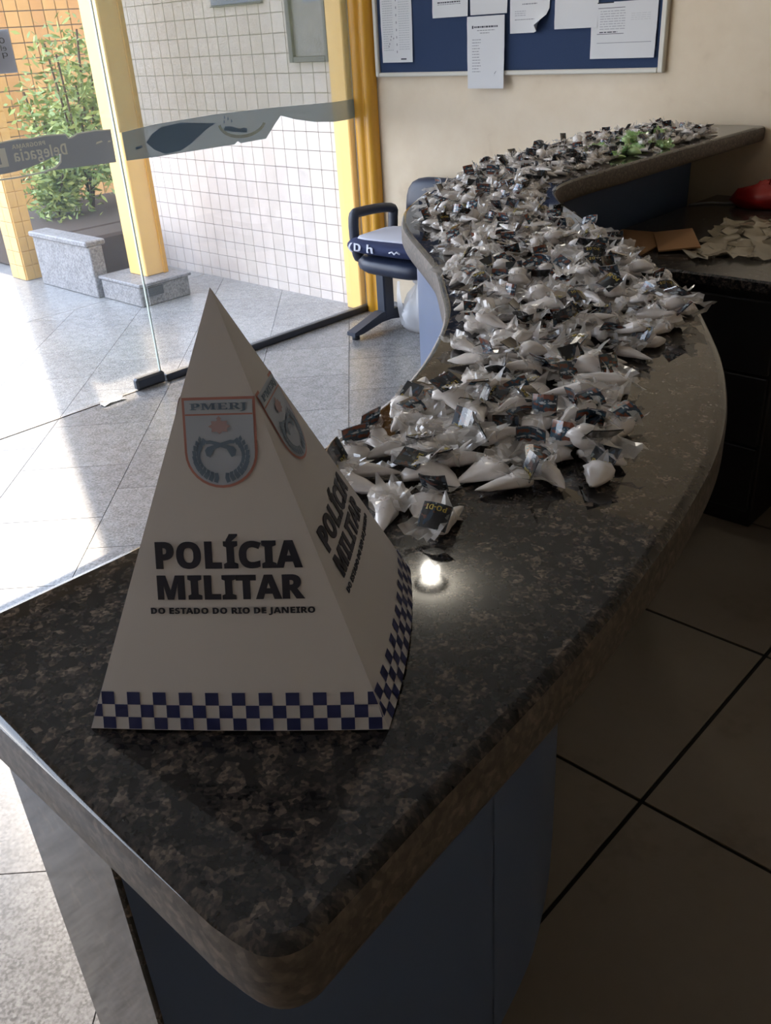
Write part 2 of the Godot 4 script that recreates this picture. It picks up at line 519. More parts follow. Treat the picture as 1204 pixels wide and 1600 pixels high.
# ---------------------------------------------------------------- room shell
func room():
	var fl := struct("floor", "tiled hall floor of grey granite slabs and brown staff side tiles", "floor")
	part("screed", bevel_box(Vector3(-3.8, -0.12, -3.8), Vector3(4.1, -0.010, 5.6)), M.grout_grey, fl)
	# public side: outside of the counter's partition; staff side: the rest
	var mid := offset_line(outer, 0.12)
	var public := PackedVector2Array()
	for p in mid: public.append(p)
	public.append(Vector2(mid[mid.size() - 1].x, -3.77))
	public.append(Vector2(-3.735, -3.77))
	public.append(Vector2(-3.735, 1.6))
	public.append(Vector2(mid[0].x, 1.6))
	var staff := PackedVector2Array()
	for p in mid: staff.append(p)
	staff.append(Vector2(mid[mid.size() - 1].x, -3.77))
	staff.append(Vector2(2.2, -3.77))
	staff.append(Vector2(2.2, 1.6))
	staff.append(Vector2(mid[0].x, 1.6))
	part("staff_screed", prism(staff, -0.012, -0.004), M.grout_dark, fl)
	part("far_paving", bevel_box(Vector3(-3.8, -0.011, 1.605), Vector3(4.1, 0.0, 5.6), 0.001), M.staff_tile2, fl)
	part("far_paving", bevel_box(Vector3(2.205, -0.011, -3.8), Vector3(4.1, 0.0, 1.6), 0.001), M.staff_tile2, fl)
	diagonal_tiles(fl, public, [M.floor_light, M.floor_light2])
	var k := 0
	for ix in range(-7, 6):
		for iz in range(-5, 6):
			var x0 := -0.597 + ix * 0.645
			var z0 := -1.327 + iz * 0.645
			var t := PackedVector2Array([Vector2(x0 + .005, z0 + .005), Vector2(x0 + .64, z0 + .005), Vector2(x0 + .64, z0 + .64), Vector2(x0 + .005, z0 + .64)])
			for piece in Geometry2D.intersect_polygons(t, staff):
				if piece.size() > 2 and not Geometry2D.is_polygon_clockwise(piece):
					part("brown_tile", prism(piece, -0.009, 0.0), M.staff_tile if (k * 7) % 3 else M.staff_tile2, fl)
					k += 1
	var wb := struct("wall_back", "cream painted back wall with faint scuffs", "wall")
	part("plaster", bevel_box(Vector3(GLASS_X, 0, WALL_Z - 0.15), Vector3(4.1, 3.0, WALL_Z)), M.wall, wb)
	part("skirting", bevel_box(Vector3(-3.58, 0, WALL_Z), Vector3(-2.02, 0.07, WALL_Z + 0.012)), M.planter, wb)
	var wr := struct("wall_right", "cream painted wall on the staff side of the hall", "wall")
	part("plaster", bevel_box(Vector3(4.0, 0, -3.77), Vector3(4.15, 3.0, 5.65)), M.wall, wr)
	var wf := struct("wall_front", "cream painted wall facing the notice board", "wall")
	part("plaster", bevel_box(Vector3(-3.8, 0, 5.5), Vector3(4.1, 3.0, 5.65)), M.wall, wf)
	var wl := struct("wall_left", "cream header and wall around the glass front", "wall")
	part("plaster", bevel_box(Vector3(-3.86, 0, 4.6), Vector3(-3.7, 3.0, 5.6)), M.wall, wl)
	part("lintel", bevel_box(Vector3(-3.86, 2.5, -3.92), Vector3(-3.7, 3.0, 4.6)), M.wall, wl)
	var ce := struct("ceiling", "flat white painted ceiling of the hall", "ceiling")
	part("slab", bevel_box(Vector3(-3.86, 3.0, -3.92), Vector3(4.15, 3.25, 5.65)), M.ceiling, ce)
	var tr := struct("trim_1", "glossy yellow rounded column trim between glass front and notice board", "trim")
	var rows := []
	for y in [0.0, 3.0]:
		var row := []
		for p in [[-3.735, -3.765], [-3.735, -3.73], [-3.725, -3.715], [-3.70, -3.708], [-3.672, -3.715], [-3.66, -3.728], [-3.652, -3.716], [-3.63, -3.71], [-3.605, -3.72], [-3.595, -3.74], [-3.595, -3.765]]:
			row.append(Vector3(p[0], y, p[1]))
		rows.append(row)
	part("column_skin", skin(rows), M.yellow_gloss, tr)

func diagonal_tiles(parent: Node, area: PackedVector2Array, mats: Array, limit_x := -99.0):
	var s := 0.445
	var e := Vector2(1, 1).normalized()
	var w := Vector2(-1, 1).normalized()
	var k := 0
	for i in range(-9, 12):
		for j in range(-16, 8):
			var w0 := 0.12 + i * s
			var u0 := -1.06 + j * s + (i % 2) * s * 0.5
			var g := 0.0014
			var t := PackedVector2Array([e * (u0 + g) + w * (w0 + g), e * (u0 + s - g) + w * (w0 + g), e * (u0 + s - g) + w * (w0 + s - g), e * (u0 + g) + w * (w0 + s - g)])
			for piece in Geometry2D.intersect_polygons(t, area):
				if piece.size() < 3 or Geometry2D.is_polygon_clockwise(piece): continue
				part("granite_tile", prism(piece, -0.009, 0.0), mats[(i * 5 + j * 3 + 200) % mats.size()], parent)
				k += 1

# ---------------------------------------------------------------- glass front
func glass_front():
	var w := struct("window_1", "fixed glass panel with grey film above a curved decal band", "window")
	part("pane", bevel_box(Vector3(GLASS_X - 0.005, 0.03, -3.745), Vector3(GLASS_X + 0.005, 2.5, -2.262), 0.001), M.glass, w)
	part("floor_channel", bevel_box(Vector3(GLASS_X - 0.018, 0, -3.745), Vector3(GLASS_X + 0.018, 0.036, -2.27)), M.dark_metal, w)
	part("jamb", bevel_box(Vector3(GLASS_X - 0.02, 0.0, -3.768), Vector3(GLASS_X + 0.02, 2.5, -3.735)), M.aluminium, w)
	var xi := GLASS_X + 0.0056
	var band := [[-2.275, 1.036], [-2.275, 1.152], [-2.451, 1.167], [-2.79, 1.175], [-3.131, 1.171], [-3.574, 1.158], [-3.736, 1.159], [-3.736, 1.067], [-3.66, 1.062], [-3.563, 1.062], [-3.424, 1.076], [-3.293, 1.102], [-3.197, 1.129], [-3.16, 1.1], [-3.12, 1.065], [-3.085, 1.034], [-2.924, 1.032], [-2.906, 1.043], [-2.884, 1.031], [-2.42, 1.032]]
	part("decal_band", upright(v2(band), xi), M.decal, w)
	var tint := [[-2.265, 2.49], [-3.736, 2.49], [-3.736, 1.1595], [-3.574, 1.1585], [-3.131, 1.1715], [-2.79, 1.1755], [-2.451, 1.1675], [-2.275, 1.1525], [-2.265, 1.152]]
	part("tinted_film", upright(v2(tint), xi), M.film, w)
	var leaf := [[-2.391, 1.098], [-2.43, 1.13], [-2.481, 1.152], [-2.588, 1.16], [-2.701, 1.146], [-2.79, 1.137], [-2.726, 1.115], [-2.68, 1.09], [-2.635, 1.066], [-2.564, 1.041], [-2.482, 1.038], [-2.428, 1.062]]
	part("decal_leaf", upright(v2(leaf), xi + 0.0008), M.decal_dark, w)
	part("decal_dash", upright(v2([[-2.33, 1.074], [-2.33, 1.084], [-2.365, 1.09], [-2.368, 1.08]]), xi + 0.0008), M.decal_dark, w)
	var crest := []
	for k in 13:
		var t := lerpf(PI * 1.02, PI * 1.9, k / 12.0)
		crest.append([-2.95 - cos(t) * 0.15, 1.128 + sin(t) * 0.075])
	for k in 13:
		var t := lerpf(PI * 1.9, PI * 1.02, k / 12.0)
		crest.append([-2.95 - cos(t) * 0.135, 1.13 + sin(t) * 0.062])
	part("decal_crest_ring", upright(v2(crest), xi + 0.0008), M.film, w)
	part("decal_crest_shade", upright(v2([[-2.83, 1.1], [-2.9, 1.085], [-2.97, 1.075], [-2.972, 1.095], [-2.95, 1.1], [-2.93, 1.095], [-2.88, 1.112], [-2.84, 1.118]]), xi + 0.0016), M.decal_dark, w)
	for p in [[-2.835, 1.13], [-2.86, 1.142], [-2.88, 1.13], [-2.84, 1.15]]:
		part("decal_speck", upright(v2([[p[0], p[1]], [p[0] - 0.008, p[1] + 0.002], [p[0] - 0.006, p[1] + 0.014], [p[0] - 0.001, p[1] + 0.012]]), xi + 0.0016), M.decal_dark, w)

	var d := struct("door_1", "clear glass door with grey lettered decal and bottom patch fitting", "door")
	part("pane", bevel_box(Vector3(GLASS_X - 0.005, 0.012, -2.246), Vector3(GLASS_X + 0.005, 2.5, -1.25), 0.001), M.glass, d)
	part("polished_edge", bevel_box(Vector3(GLASS_X - 0.006, 0.06, -2.252), Vector3(GLASS_X + 0.006, 2.5, -2.245), 0.001), M.glass_edge, d)
	part("patch_fitting", cushion_box(Vector3(GLASS_X - 0.02, 0.004, -2.262), Vector3(GLASS_X + 0.02, 0.062, -2.098)), M.dark_metal, d)
	var g := [[-1.25, 1.168], [-1.5, 1.17], [-1.725, 1.174], [-1.796, 1.178], [-1.85, 1.174], [-1.92, 1.178], [-2.009, 1.173], [-2.018, 1.157], [-2.035, 1.158], [-2.064, 1.169], [-2.15, 1.172], [-2.224, 1.167], [-2.222, 1.037], [-2.032, 1.042], [-1.873, 1.046], [-1.93, 1.056], [-1.957, 1.074], [-1.966, 1.104], [-1.94, 1.098], [-1.9, 1.088], [-1.85, 1.075], [-1.80, 1.067], [-1.753, 1.062], [-1.70, 1.06], [-1.5, 1.066], [-1.25, 1.07]]
	part("decal_band", upright(v2(g), xi), M.decal_grey, d)
	var edge := []
	for k in range(1, 12): edge.append(Vector2(g[k][0], g[k][1] + 0.004))
	for k in range(11, 0, -1): edge.append(Vector2(g[k][0], g[k][1] - 0.001))
	part("decal_outline", upright(edge, xi + 0.0008), M.decal_light, d)
	var sw := [[-1.873, 1.046], [-1.93, 1.056], [-1.957, 1.074], [-1.966, 1.104], [-1.973, 1.104], [-1.964, 1.07], [-1.935, 1.05], [-1.873, 1.04], [-1.75, 1.036], [-1.6, 1.04], [-1.6, 1.046], [-1.75, 1.042]]
	part("decal_swoosh", upright(v2(sw), xi + 0.0008), M.decal_light, d)
	# read from outside, so mirrored here: u runs towards +z
	var put := func(z0: float, z1: float, y0: float, y1: float) -> Callable:
		return func(u: float, v: float, o: float) -> Vector3: return Vector3(xi + 0.0012 + o * 0.0008, lerpf(y0, y1, v), lerpf(z0, z1, u))
	part("lettering", letters("Delegacia", font("Droid Sans", 700), put.call(-2.0, -1.765, 1.083, 1.144)), M.decal_light, d)
	part("lettering", letters("PROGRAMA", font("Droid Sans", 700), put.call(-1.91, -1.765, 1.146, 1.162)), M.decal_light, d)
	part("lettering", letters("L", font("Droid Sans", 700), put.call(-1.735, -1.66, 1.085, 1.155)), M.decal_light, d)
	part("decal_speck", upright(v2([[-2.14, 1.12], [-2.175, 1.126], [-2.17, 1.132], [-2.145, 1.128]]), xi + 0.0008), M.decal_light, d)
	part("decal_speck", upright(v2([[-2.2, 1.121], [-2.215, 1.122], [-2.212, 1.128], [-2.2, 1.127]]), xi + 0.0008), M.decal_light, d)

	var w2 := struct("window_2", "clear fixed glass panel next to the glass door", "window")
	part("pane", bevel_box(Vector3(GLASS_X - 0.005, 0.03, -1.24), Vector3(GLASS_X + 0.005, 2.5, 4.6), 0.001), M.glass, w2)
	part("floor_channel", bevel_box(Vector3(GLASS_X - 0.018, 0, -1.24), Vector3(GLASS_X + 0.018, 0.036, 4.6)), M.dark_metal, w2)
	for z in [1.2, 2.9]:
		part("mullion", bevel_box(Vector3(GLASS_X - 0.02, 0.0, z - 0.02), Vector3(GLASS_X + 0.02, 2.5, z + 0.02)), M.aluminium, w2)
	var th := struct("trim_2", "thin metal threshold strip under the glass door", "trim")
	part("strip", bevel_box(Vector3(GLASS_X - 0.004, 0.0, -2.1), Vector3(GLASS_X + 0.004, 0.003, -1.25), 0.001), M.aluminium, th)
	var sc := thing("paper_scrap", "torn white paper scrap on the floor by the glass door", "paper", Vector3(-3.71, 0.0, -1.95))
	var pr := []
	for i in 5:
		var row := []
		for j in 4:
			row.append(Vector3((j - 1.5) * 0.016 + rng.randf_range(-.006, .006), 0.003 + rng.randf_range(0, .008), (i - 2) * 0.03 + rng.randf_range(-.008, .008)))
		pr.append(row)
	part("sheet", skin(pr, false, false), M.white_plastic, sc)

func v2(l: Array) -> Array:
	var out := []
	for p in l: out.append(Vector2(p[0], p[1]))
	return out

func cushion_box(a: Vector3, b: Vector3) -> ArrayMesh:
	return bevel_box(a, b, 0.015)

# ---------------------------------------------------------------- outside
func tile_field(parent: Node, origin: Vector3, du: Vector3, dv: Vector3, cols: int, rows: int, mats: Array, most: int, from_col := 0, called := "tile", gap := 0.003):
	# alike square tiles on a wall; those past the limit stay real geometry in one part
	var n := du.cross(dv).normalized()
	var depth := 0.008
	var box := bevel_box(Vector3(-du.length() / 2 + gap / 2, -dv.length() / 2 + gap / 2, -depth), Vector3(du.length() / 2 - gap / 2, dv.length() / 2 - gap / 2, depth), 0.0015)
	var basis_ := Basis(du.normalized(), dv.normalized(), n)
	var k := 0
	var rest := []
	for c in range(from_col, cols):
		for r in rows:
			var xf := Transform3D(basis_, origin + du * (c + 0.5) + dv * (r + 0.5))
			if k < most: part(called, box, mats[(c * 7 + r * 3) % mats.size()], parent, xf)
			else: rest.append(xf)
			k += 1
	if rest.size() > 0:
		var mm := MultiMesh.new()
		mm.transform_format = MultiMesh.TRANSFORM_3D
		mm.mesh = box
		mm.instance_count = rest.size()
		for i in rest.size(): mm.set_instance_transform(i, rest[i])
		var mi := MultiMeshInstance3D.new()
		mi.name = called + "_rest"
		mi.multimesh = mm
		mi.material_override = mats[0]
		mi.set_meta("kind", "stuff")
		parent.add_child(mi, true)

func outside():
	var fo := struct("floor_outside", "grey granite pavement outside the glass front", "pavement")
	part("base", bevel_box(Vector3(-40, -0.3, -30), Vector3(-3.8, -0.009, 30)), M.pavement, fo)
	diagonal_tiles(fo, PackedVector2Array([Vector2(-5.4, -3.77), Vector2(-3.745, -3.77), Vector2(-3.745, -0.6), Vector2(-5.4, -0.6)]), [M.floor_light2, M.floor_light])
	part("paved_strip", bevel_box(Vector3(-40, -0.012, -3.77), Vector3(-5.41, -0.001, 30)), M.pavement, fo)
	var wt := struct("wall_outside", "wall of small square cream tiles outside the glass front", "wall")
	part("backing", bevel_box(Vector3(-6.3, 0, WALL_Z - 0.15), Vector3(-3.745, 2.6, WALL_Z - 0.006)), M.cement, wt)
	tile_field(wt, Vector3(-3.775, -0.048, WALL_Z - 0.006), Vector3(-0.1035, 0, 0), Vector3(0, 0.1028, 0), 24, 25, [M.tile_cream, M.tile_cream2, M.tile_cream], 300)
	var post := thing("corner_post", "yellow painted post at the right end of the cream tiled wall", "post", Vector3(-3.83, 0, -3.735))
	part("shaft", bevel_box(Vector3(-0.062, 0, -0.03), Vector3(0.062, 2.24, 0.03), 0.006), M.yellow, post)
	var pil := thing("square_pillar", "plain yellow pillar standing on a granite plinth by the planter", "pillar", Vector3(-5.25, 0.15, -3.21))
	part("shaft", bevel_box(Vector3(-0.1, 0, -0.08), Vector3(0.1, 2.45, 0.08), 0.006), M.yellow, pil)
	part("edge_strip", bevel_box(Vector3(0.1, 0, -0.082), Vector3(0.112, 2.45, -0.05), 0.003), M.yellow_gloss, pil)
	var plinth := thing("granite_plinth", "low granite plinth under the plain yellow pillar", "plinth", Vector3(-5.245, 0, -3.17))
	part("block", bevel_box(Vector3(-0.235, 0, -0.19), Vector3(0.225, 0.13, 0.19), 0.008), M.planter, plinth)
	part("capping", bevel_box(Vector3(-0.245, 0.13, -0.2), Vector3(0.245, 0.15, 0.2), 0.005), M.planter, plinth)
	part("drain_grille", bevel_box(Vector3(0.226, 0.06, 0.02), Vector3(0.234, 0.115, 0.16), 0.002), M.dark_metal, plinth)
	var lp := thing("tiled_pillar", "yellow pillar clad in small tiles beside the planter", "pillar", Vector3(-6.565, 0, -2.995))
	part("core", bevel_box(Vector3(-0.105, 0, -0.065), Vector3(0.105, 2.6, 0.065), 0.004), M.yellow, lp)
	tile_field(lp, Vector3(-0.106, 0, 0.066), Vector3(0.106, 0, 0), Vector3(0, 0.1028, 0), 2, 16, [M.tile_yellow], 300)
	tile_field(lp, Vector3(0.106, 0, 0.066), Vector3(0, 0, -0.065), Vector3(0, 0.1028, 0), 2, 16, [M.tile_yellow], 300)
	var pw := thing("planter", "long low granite planter wall holding the bushes", "planter", Vector3(-5.8, 0, -3.3))
	part("front_wall", bevel_box(Vector3(-0.46, 0, 0.25), Vector3(0.3, 0.335, 0.35), 0.006), M.planter, pw)
	part("capping", bevel_box(Vector3(-0.47, 0.335, 0.22), Vector3(0.3, 0.372, 0.37), 0.008), M.planter, pw)
	part("soil", bevel_box(Vector3(-1.9, 0, -1.4), Vector3(-0.52, 0.3, 0.22), 0.02), M.soil, pw)
	part("soil", bevel_box(Vector3(-0.5, 0, -0.45), Vector3(-0.15, 0.3, 0.22), 0.02), M.soil, pw)
	var ow := struct("wall_street", "orange tiled boundary wall behind the bushes", "wall")
	part("backing", bevel_box(Vector3(-8.4, 0, -8.0), Vector3(-8.2, 3.6, -3.85)), M.cement, ow)
	tile_field(ow, Vector3(-8.2, 0.1, -3.85), Vector3(0, 0, -0.12), Vector3(0, 0.12, 0), 34, 29, [M.tile_orange, M.tile_orange2, M.tile_orange], 300, 0, "tile", 0.008)
	var ps := thing("taped_sheet", "white sheet of paper taped to the outside of the glass door", "paper", Vector3(GLASS_X - 0.0062, 1.417, -1.76))
	part("sheet", bevel_box(Vector3(-0.0012, 0, -0.11), Vector3(-0.0002, 0.152, 0.11), 0.0001), M.cloth_white, ps)
	var glyphs := ["o", "el", "q"]
	for k in 3:
		part("lettering", letters(glyphs[k], font("Droid Sans", 400), func(u: float, v: float, o: float) -> Vector3: return Vector3(-0.0001 + o * 0.0001, 0.104 - k * 0.026 + v * 0.02, lerpf(-0.085, -0.085 + 0.022, u))), M.dark_metal, ps)
	var bush_spots := [[-6.95, -3.85, 1.45, 61], [-7.5, -3.9, 1.0, 62], [-7.05, -4.3, 1.25, 63], [-7.0, -3.55, 0.5, 64]]
	var labels := ["tall leafy green bush beside the end of the cream tiled wall", "broad loose green bush behind the tiled yellow pillar", "olive green bush against the orange tiled wall", "small low bush by the planter wall"]
	for i in bush_spots.size():
		var b = bush_spots[i]
		bush(Vector3(b[0], 0.3, b[1]), b[2], b[3], labels[i])
	var kase := thing("notice_case", "grey framed notice case on the cream tiled wall", "notice case", Vector3(-4.08, 1.342, WALL_Z + 0.006))
	part("back", bevel_box(Vector3(-0.16, 0, 0), Vector3(0.16, 0.6, 0.006), 0.001), M.planter, kase)
	for s in [[-0.16, 0.0, -0.125, 0.6], [0.135, 0.0, 0.16, 0.6], [-0.125, 0.0, 0.135, 0.03], [-0.125, 0.57, 0.135, 0.6]]:
		part("frame_bar", bevel_box(Vector3(s[0], s[1], 0.006), Vector3(s[2], s[3], 0.03), 0.003), M.dark_metal, kase)
	part("sheet", bevel_box(Vector3(-0.03, 0.29, 0.006), Vector3(0.13, 0.55, 0.009), 0.001), M.laminate, kase)
	var sign_ := thing("blue_sign", "blue sign panel high on the cream tiled wall", "sign", Vector3(-4.68, 1.655, WALL_Z + 0.004))
	part("panel", bevel_box(Vector3(-0.23, 0, 0), Vector3(0.23, 0.4, 0.02), 0.004), M.laminate, sign_)
	part("rim", bevel_box(Vector3(-0.235, -0.008, 0), Vector3(0.235, 0.0, 0.024), 0.003), M.dark_metal, sign_)
	var up := struct("ceiling_outside", "upper storey of the building over the planter", "building")
	part("storey", bevel_box(Vector3(-6.75, 2.6, -9.0), Vector3(-3.86, 6.5, -2.95), 0.02), M.facade, up)

func bush(at: Vector3, h: float, seed_: int, label: String):
	var b := thing("leafy_bush", label, "bush", at, 0.0, "bushes in the planter")
	var r := RandomNumberGenerator.new()
	r.seed = seed_
	var leaf_a := st_new()
	var leaf_b := st_new()
	for i in 7:
		var a := r.randf() * TAU
		var lean := Vector3(cos(a), 0, sin(a)) * r.randf_range(0.05, 0.3)
		var top := Vector3(lean.x, h * r.randf_range(0.6, 0.95), lean.z)
		part("stem", tube([Vector3.ZERO, top * 0.5 + Vector3(0.02, 0, 0.01), top], 0.008, 5), M.stem, b)
		for k in 230:
			var t := r.randf_range(0.2, 1.05)
			var c := top * t + Vector3(r.randfn(0, 0.1), r.randfn(0, 0.07), r.randfn(0, 0.1))
			var d := Vector3(r.randfn(), r.randfn() * 0.6, r.randfn()).normalized()
			var s := d.cross(Vector3(r.randfn(), r.randfn(), r.randfn()).normalized()).normalized()
			var l := r.randf_range(0.025, 0.05)
			var st := leaf_a if k % 3 else leaf_b
			quad(st, c - d * l, c - s * l * 0.33, c + d * l, c + s * l * 0.33)
	part("foliage", done(leaf_a), M.leaf1, b)
	part("young_foliage", done(leaf_b), M.leaf2, b)

# ---------------------------------------------------------------- counter
func counter():
	var ct := thing("countertop", "winding S-shaped top of polished dark brown granite", "countertop")
	var line := []
	for p in outer: line.append(p)
	for p in inner: line.append(p)
	var poly := PackedVector2Array(line)
	var th := 0.058
	# rounded edge profile: [inset, height below the top]
	var prof := [[0.012, 0.0], [0.006, 0.0015], [0.002, 0.006], [0.0, 0.013], [0.0, th - 0.012], [0.003, th - 0.004], [0.009, th]]
	var n := line.size()
	var rings := []
	var ccw := not Geometry2D.is_polygon_clockwise(poly)
	for pr in prof:
		var row := []
		for i in n:
			var a: Vector2 = line[(i - 1 + n) % n]
			var c: Vector2 = line[(i + 1) % n]
			var t1: Vector2 = (line[i] - a).normalized()
			var t2: Vector2 = (c - line[i]).normalized()
			var n1 := Vector2(-t1.y, t1.x)
			var n2 := Vector2(-t2.y, t2.x)
			var m := (n1 + n2)
			m = m / max(m.dot(n1), 0.4)
			if not ccw: m = -m
			var q: Vector2 = line[i] + m * pr[0]
			row.append(Vector3(q.x, TOP_Y - pr[1], q.y))
		if ccw: row.reverse()
		rings.append(row)
	var st := st_new(true)
	for i in 2:
		for j in n:
			var k := (j + 1) % n
			quad(st, rings[i][j], rings[i][k], rings[i + 1][k], rings[i + 1][j])
	var ed := st_new(true)
	for i in range(2, rings.size() - 1):
		for j in n:
			var k := (j + 1) % n
			quad(ed, rings[i][j], rings[i][k], rings[i + 1][k], rings[i + 1][j])
	for cap in [0, rings.size() - 1]:
		var pts := PackedVector2Array()
		for p in rings[cap]: pts.append(Vector2(p.x, p.z))
		var idx := Geometry2D.triangulate_polygon(pts)
		for i in range(0, idx.size(), 3):
			var t := [rings[cap][idx[i]], rings[cap][idx[i + 1]], rings[cap][idx[i + 2]]]
			var up: bool = (t[1] - t[0]).cross(t[2] - t[0]).y < 0
			if up != (cap == 0): t.reverse()
			st.set_smooth_group(1 + cap)
			for p in t: st.add_vertex(p)
	part("slab", done(st), M.granite, ct)
	part("honed_edge", done(ed), M.granite_edge, ct)
	var cb := thing("counter_base", "blue laminate partition carrying the granite countertop, dark on the staff side", "counter base")
	var a_ := offset_line(outer, 0.035)
	var b_ := offset_line(outer, 0.215)
	# cut the near end straight
	var fa := []
	var fb := []
	var start_a := Vector2(-0.709 + 0.005, -0.19)
	var start_b := Vector2(-0.522, -0.19)
	fa.append(start_a)
	fb.append(start_b)
	for i in range(outer.size()):
		if outer[i].y < -0.30:
			var f := clampf((-outer[i].y - 0.3) / 0.5, 0, 1)
			fa.append(a_[i].lerp(Vector2(outer[i].x + 0.006, outer[i].y), 1 - f))
			fb.append(b_[i].lerp(Vector2(outer[i].x + 0.188, outer[i].y), 1 - f))
	var y1 := TOP_Y - th
	var oface := []
	var iface := []
	for y in [0.0, y1]:
		var r1 := []
		var r2 := []
		for p in fa: r1.append(Vector3(p.x, y, p.y))
		for p in fb: r2.append(Vector3(p.x, y, p.y))
		oface.append(r1)
		r2.reverse()
		iface.append(r2)
	part("front_panel", skin(oface), M.laminate, cb)
	# staff side in laminate sheets with narrow seams
	var seg := 12
	var m_ := fb.size()
	var i0 := 0
	while i0 < m_ - 1:
		var i1 := mini(i0 + seg, m_ - 1)
		var lo := []
		var hi := []
		for i in range(i1, i0 - 1, -1):
			var q: Vector2 = fb[i]
			if i == i0 and i0 > 0: q = q.lerp(fb[i + 1], 0.12)
			lo.append(Vector3(q.x, 0.0, q.y))
			hi.append(Vector3(q.x, y1, q.y))
		part("staff_side_panel", skin([lo, hi]), M.laminate, cb)
		i0 = i1
	part("end_panel", bevel_box(Vector3(start_a.x, 0, -0.2), Vector3(start_b.x, y1, -0.185), 0.002), M.end_stone, cb)
	var core := PackedVector2Array()
	for p in offset_line(fa, 0.012): core.append(p)
	var back := offset_line(fb, -0.012)
	back.reverse()
	for p in back: core.append(p)
	part("core", prism(core, 0.0, y1 - 0.002), M.laminate, cb)

# ---------------------------------------------------------------- staff desk and what lies on it
func desk():
	var d := thing("staff_desk", "low stone topped staff desk behind the counter against the back wall", "desk", Vector3(-0.8, 0, -3.1))
	part("worktop", bevel_box(Vector3(-0.87, 0.762, -0.665), Vector3(1.4, 0.80, 0.545), 0.006), M.desk_top, d)
	part("pedestal", bevel_box(Vector3(-0.8, 0.0, -0.6), Vector3(-0.105, 0.76, 0.52), 0.004), M.dark_wood, d)
	for k in 3:
		var dr := part("drawer", bevel_box(Vector3(-0.79, 0.06 + k * 0.23, 0.52), Vector3(-0.115, 0.28 + k * 0.23, 0.535), 0.003), M.dark_wood, d)
		part("handle", tube([Vector3(-0.5, 0.2 + k * 0.23, 0.535), Vector3(-0.5, 0.2 + k * 0.23, 0.55), Vector3(-0.4, 0.2 + k * 0.23, 0.55), Vector3(-0.4, 0.2 + k * 0.23, 0.535)], 0.005, 6), M.dark_metal, dr)
	part("modesty_panel", bevel_box(Vector3(-0.105, 0.15, -0.55), Vector3(1.38, 0.76, -0.53), 0.003), M.dark_wood, d)
	part("side_panel", bevel_box(Vector3(1.36, 0.0, -0.6), Vector3(1.385, 0.76, 0.52), 0.003), M.dark_wood, d)
	var c := thing("cardboard_sheet", "flattened brown cardboard piece on the staff desk", "cardboard", Vector3(-1.47, 0.801, -2.79), 0.0)
	part("panel", bevel_box(Vector3(-0.16, 0, -0.19), Vector3(0.05, 0.006, 0.16), 0.001), M.cardboard, c, Transform3D(Basis(Vector3.UP, 0.1), Vector3.ZERO))
	part("flap", bevel_box(Vector3(0.0, 0.0, -0.15), Vector3(0.13, 0.006, 0.13), 0.001), M.cardboard, c, Transform3D(Basis(Vector3.UP, 0.55) * Basis(Vector3.BACK, 0.09), Vector3(0.03, 0.005, -0.03)))
	var w := thing("plastic_wrapping", "crumpled beige plastic wrapping spread on the staff desk", "wrapping", Vector3(-1.1, 0.802, -3.07), 0.25)
	var r := RandomNumberGenerator.new()
	r.seed = 88
	var nz := noise(FastNoiseLite.TYPE_SIMPLEX_SMOOTH, 6.0, 91, 3)
	var rows := []
	for i in 22:
		var row := []
		for j in 26:
			var x := (j / 25.0 - 0.5) * 0.5
			var z := (i / 21.0 - 0.5) * 0.62
			var e := nz.get_noise_2d(x * 2.0, z * 2.0 + 5.0) * 0.06
			row.append(Vector3(x + e, maxf(0.0, 0.008 + nz.get_noise_2d(x * 1.2, z * 3.5) * 0.03), z + nz.get_noise_2d(x * 3, 9) * 0.07))
		rows.append(row)
	part("sheet", skin(rows, false, true), M.wrap, w)
	var b := thing("red_bag", "red plastic bag slumped on the staff desk by the wall", "bag", Vector3(-1.39, 0.801, -3.6))
	var br := []
	for i in 9:
		var t := i / 8.0
		var row := []
		for k in 18:
			var a := TAU * k / 18
			var q := 1.0 + 0.16 * nz.get_noise_2d(cos(a) * 0.4 + 3, sin(a) * 0.4 + t)
			var rad: float = [0.02, 0.1, 0.115, 0.115, 0.1, 0.075, 0.045, 0.035, 0.01][i] * q
			row.append(Vector3(cos(a) * rad * 1.15, [0.0, 0.0, 0.02, 0.035, 0.055, 0.07, 0.078, 0.085, 0.088][i] * (1 + 0.3 * nz.get_noise_2d(a, t * 3)), sin(a) * rad * 0.85))
		br.append(row)
	part("body", skin(br, true), M.red_plastic, b)
	var ca := thing("desk_cable", "thin grey cable lying on the staff desk", "cable", Vector3(-1.58, 0.803, -3.6))
	part("cord", tube([Vector3(-0.08, 0, 0.1), Vector3(-0.02, 0.002, 0.03), Vector3(0.03, 0.001, 0.02), Vector3(0.1, 0.002, -0.02), Vector3(0.14, 0.0, 0.0)], 0.004, 6), M.cable, ca)

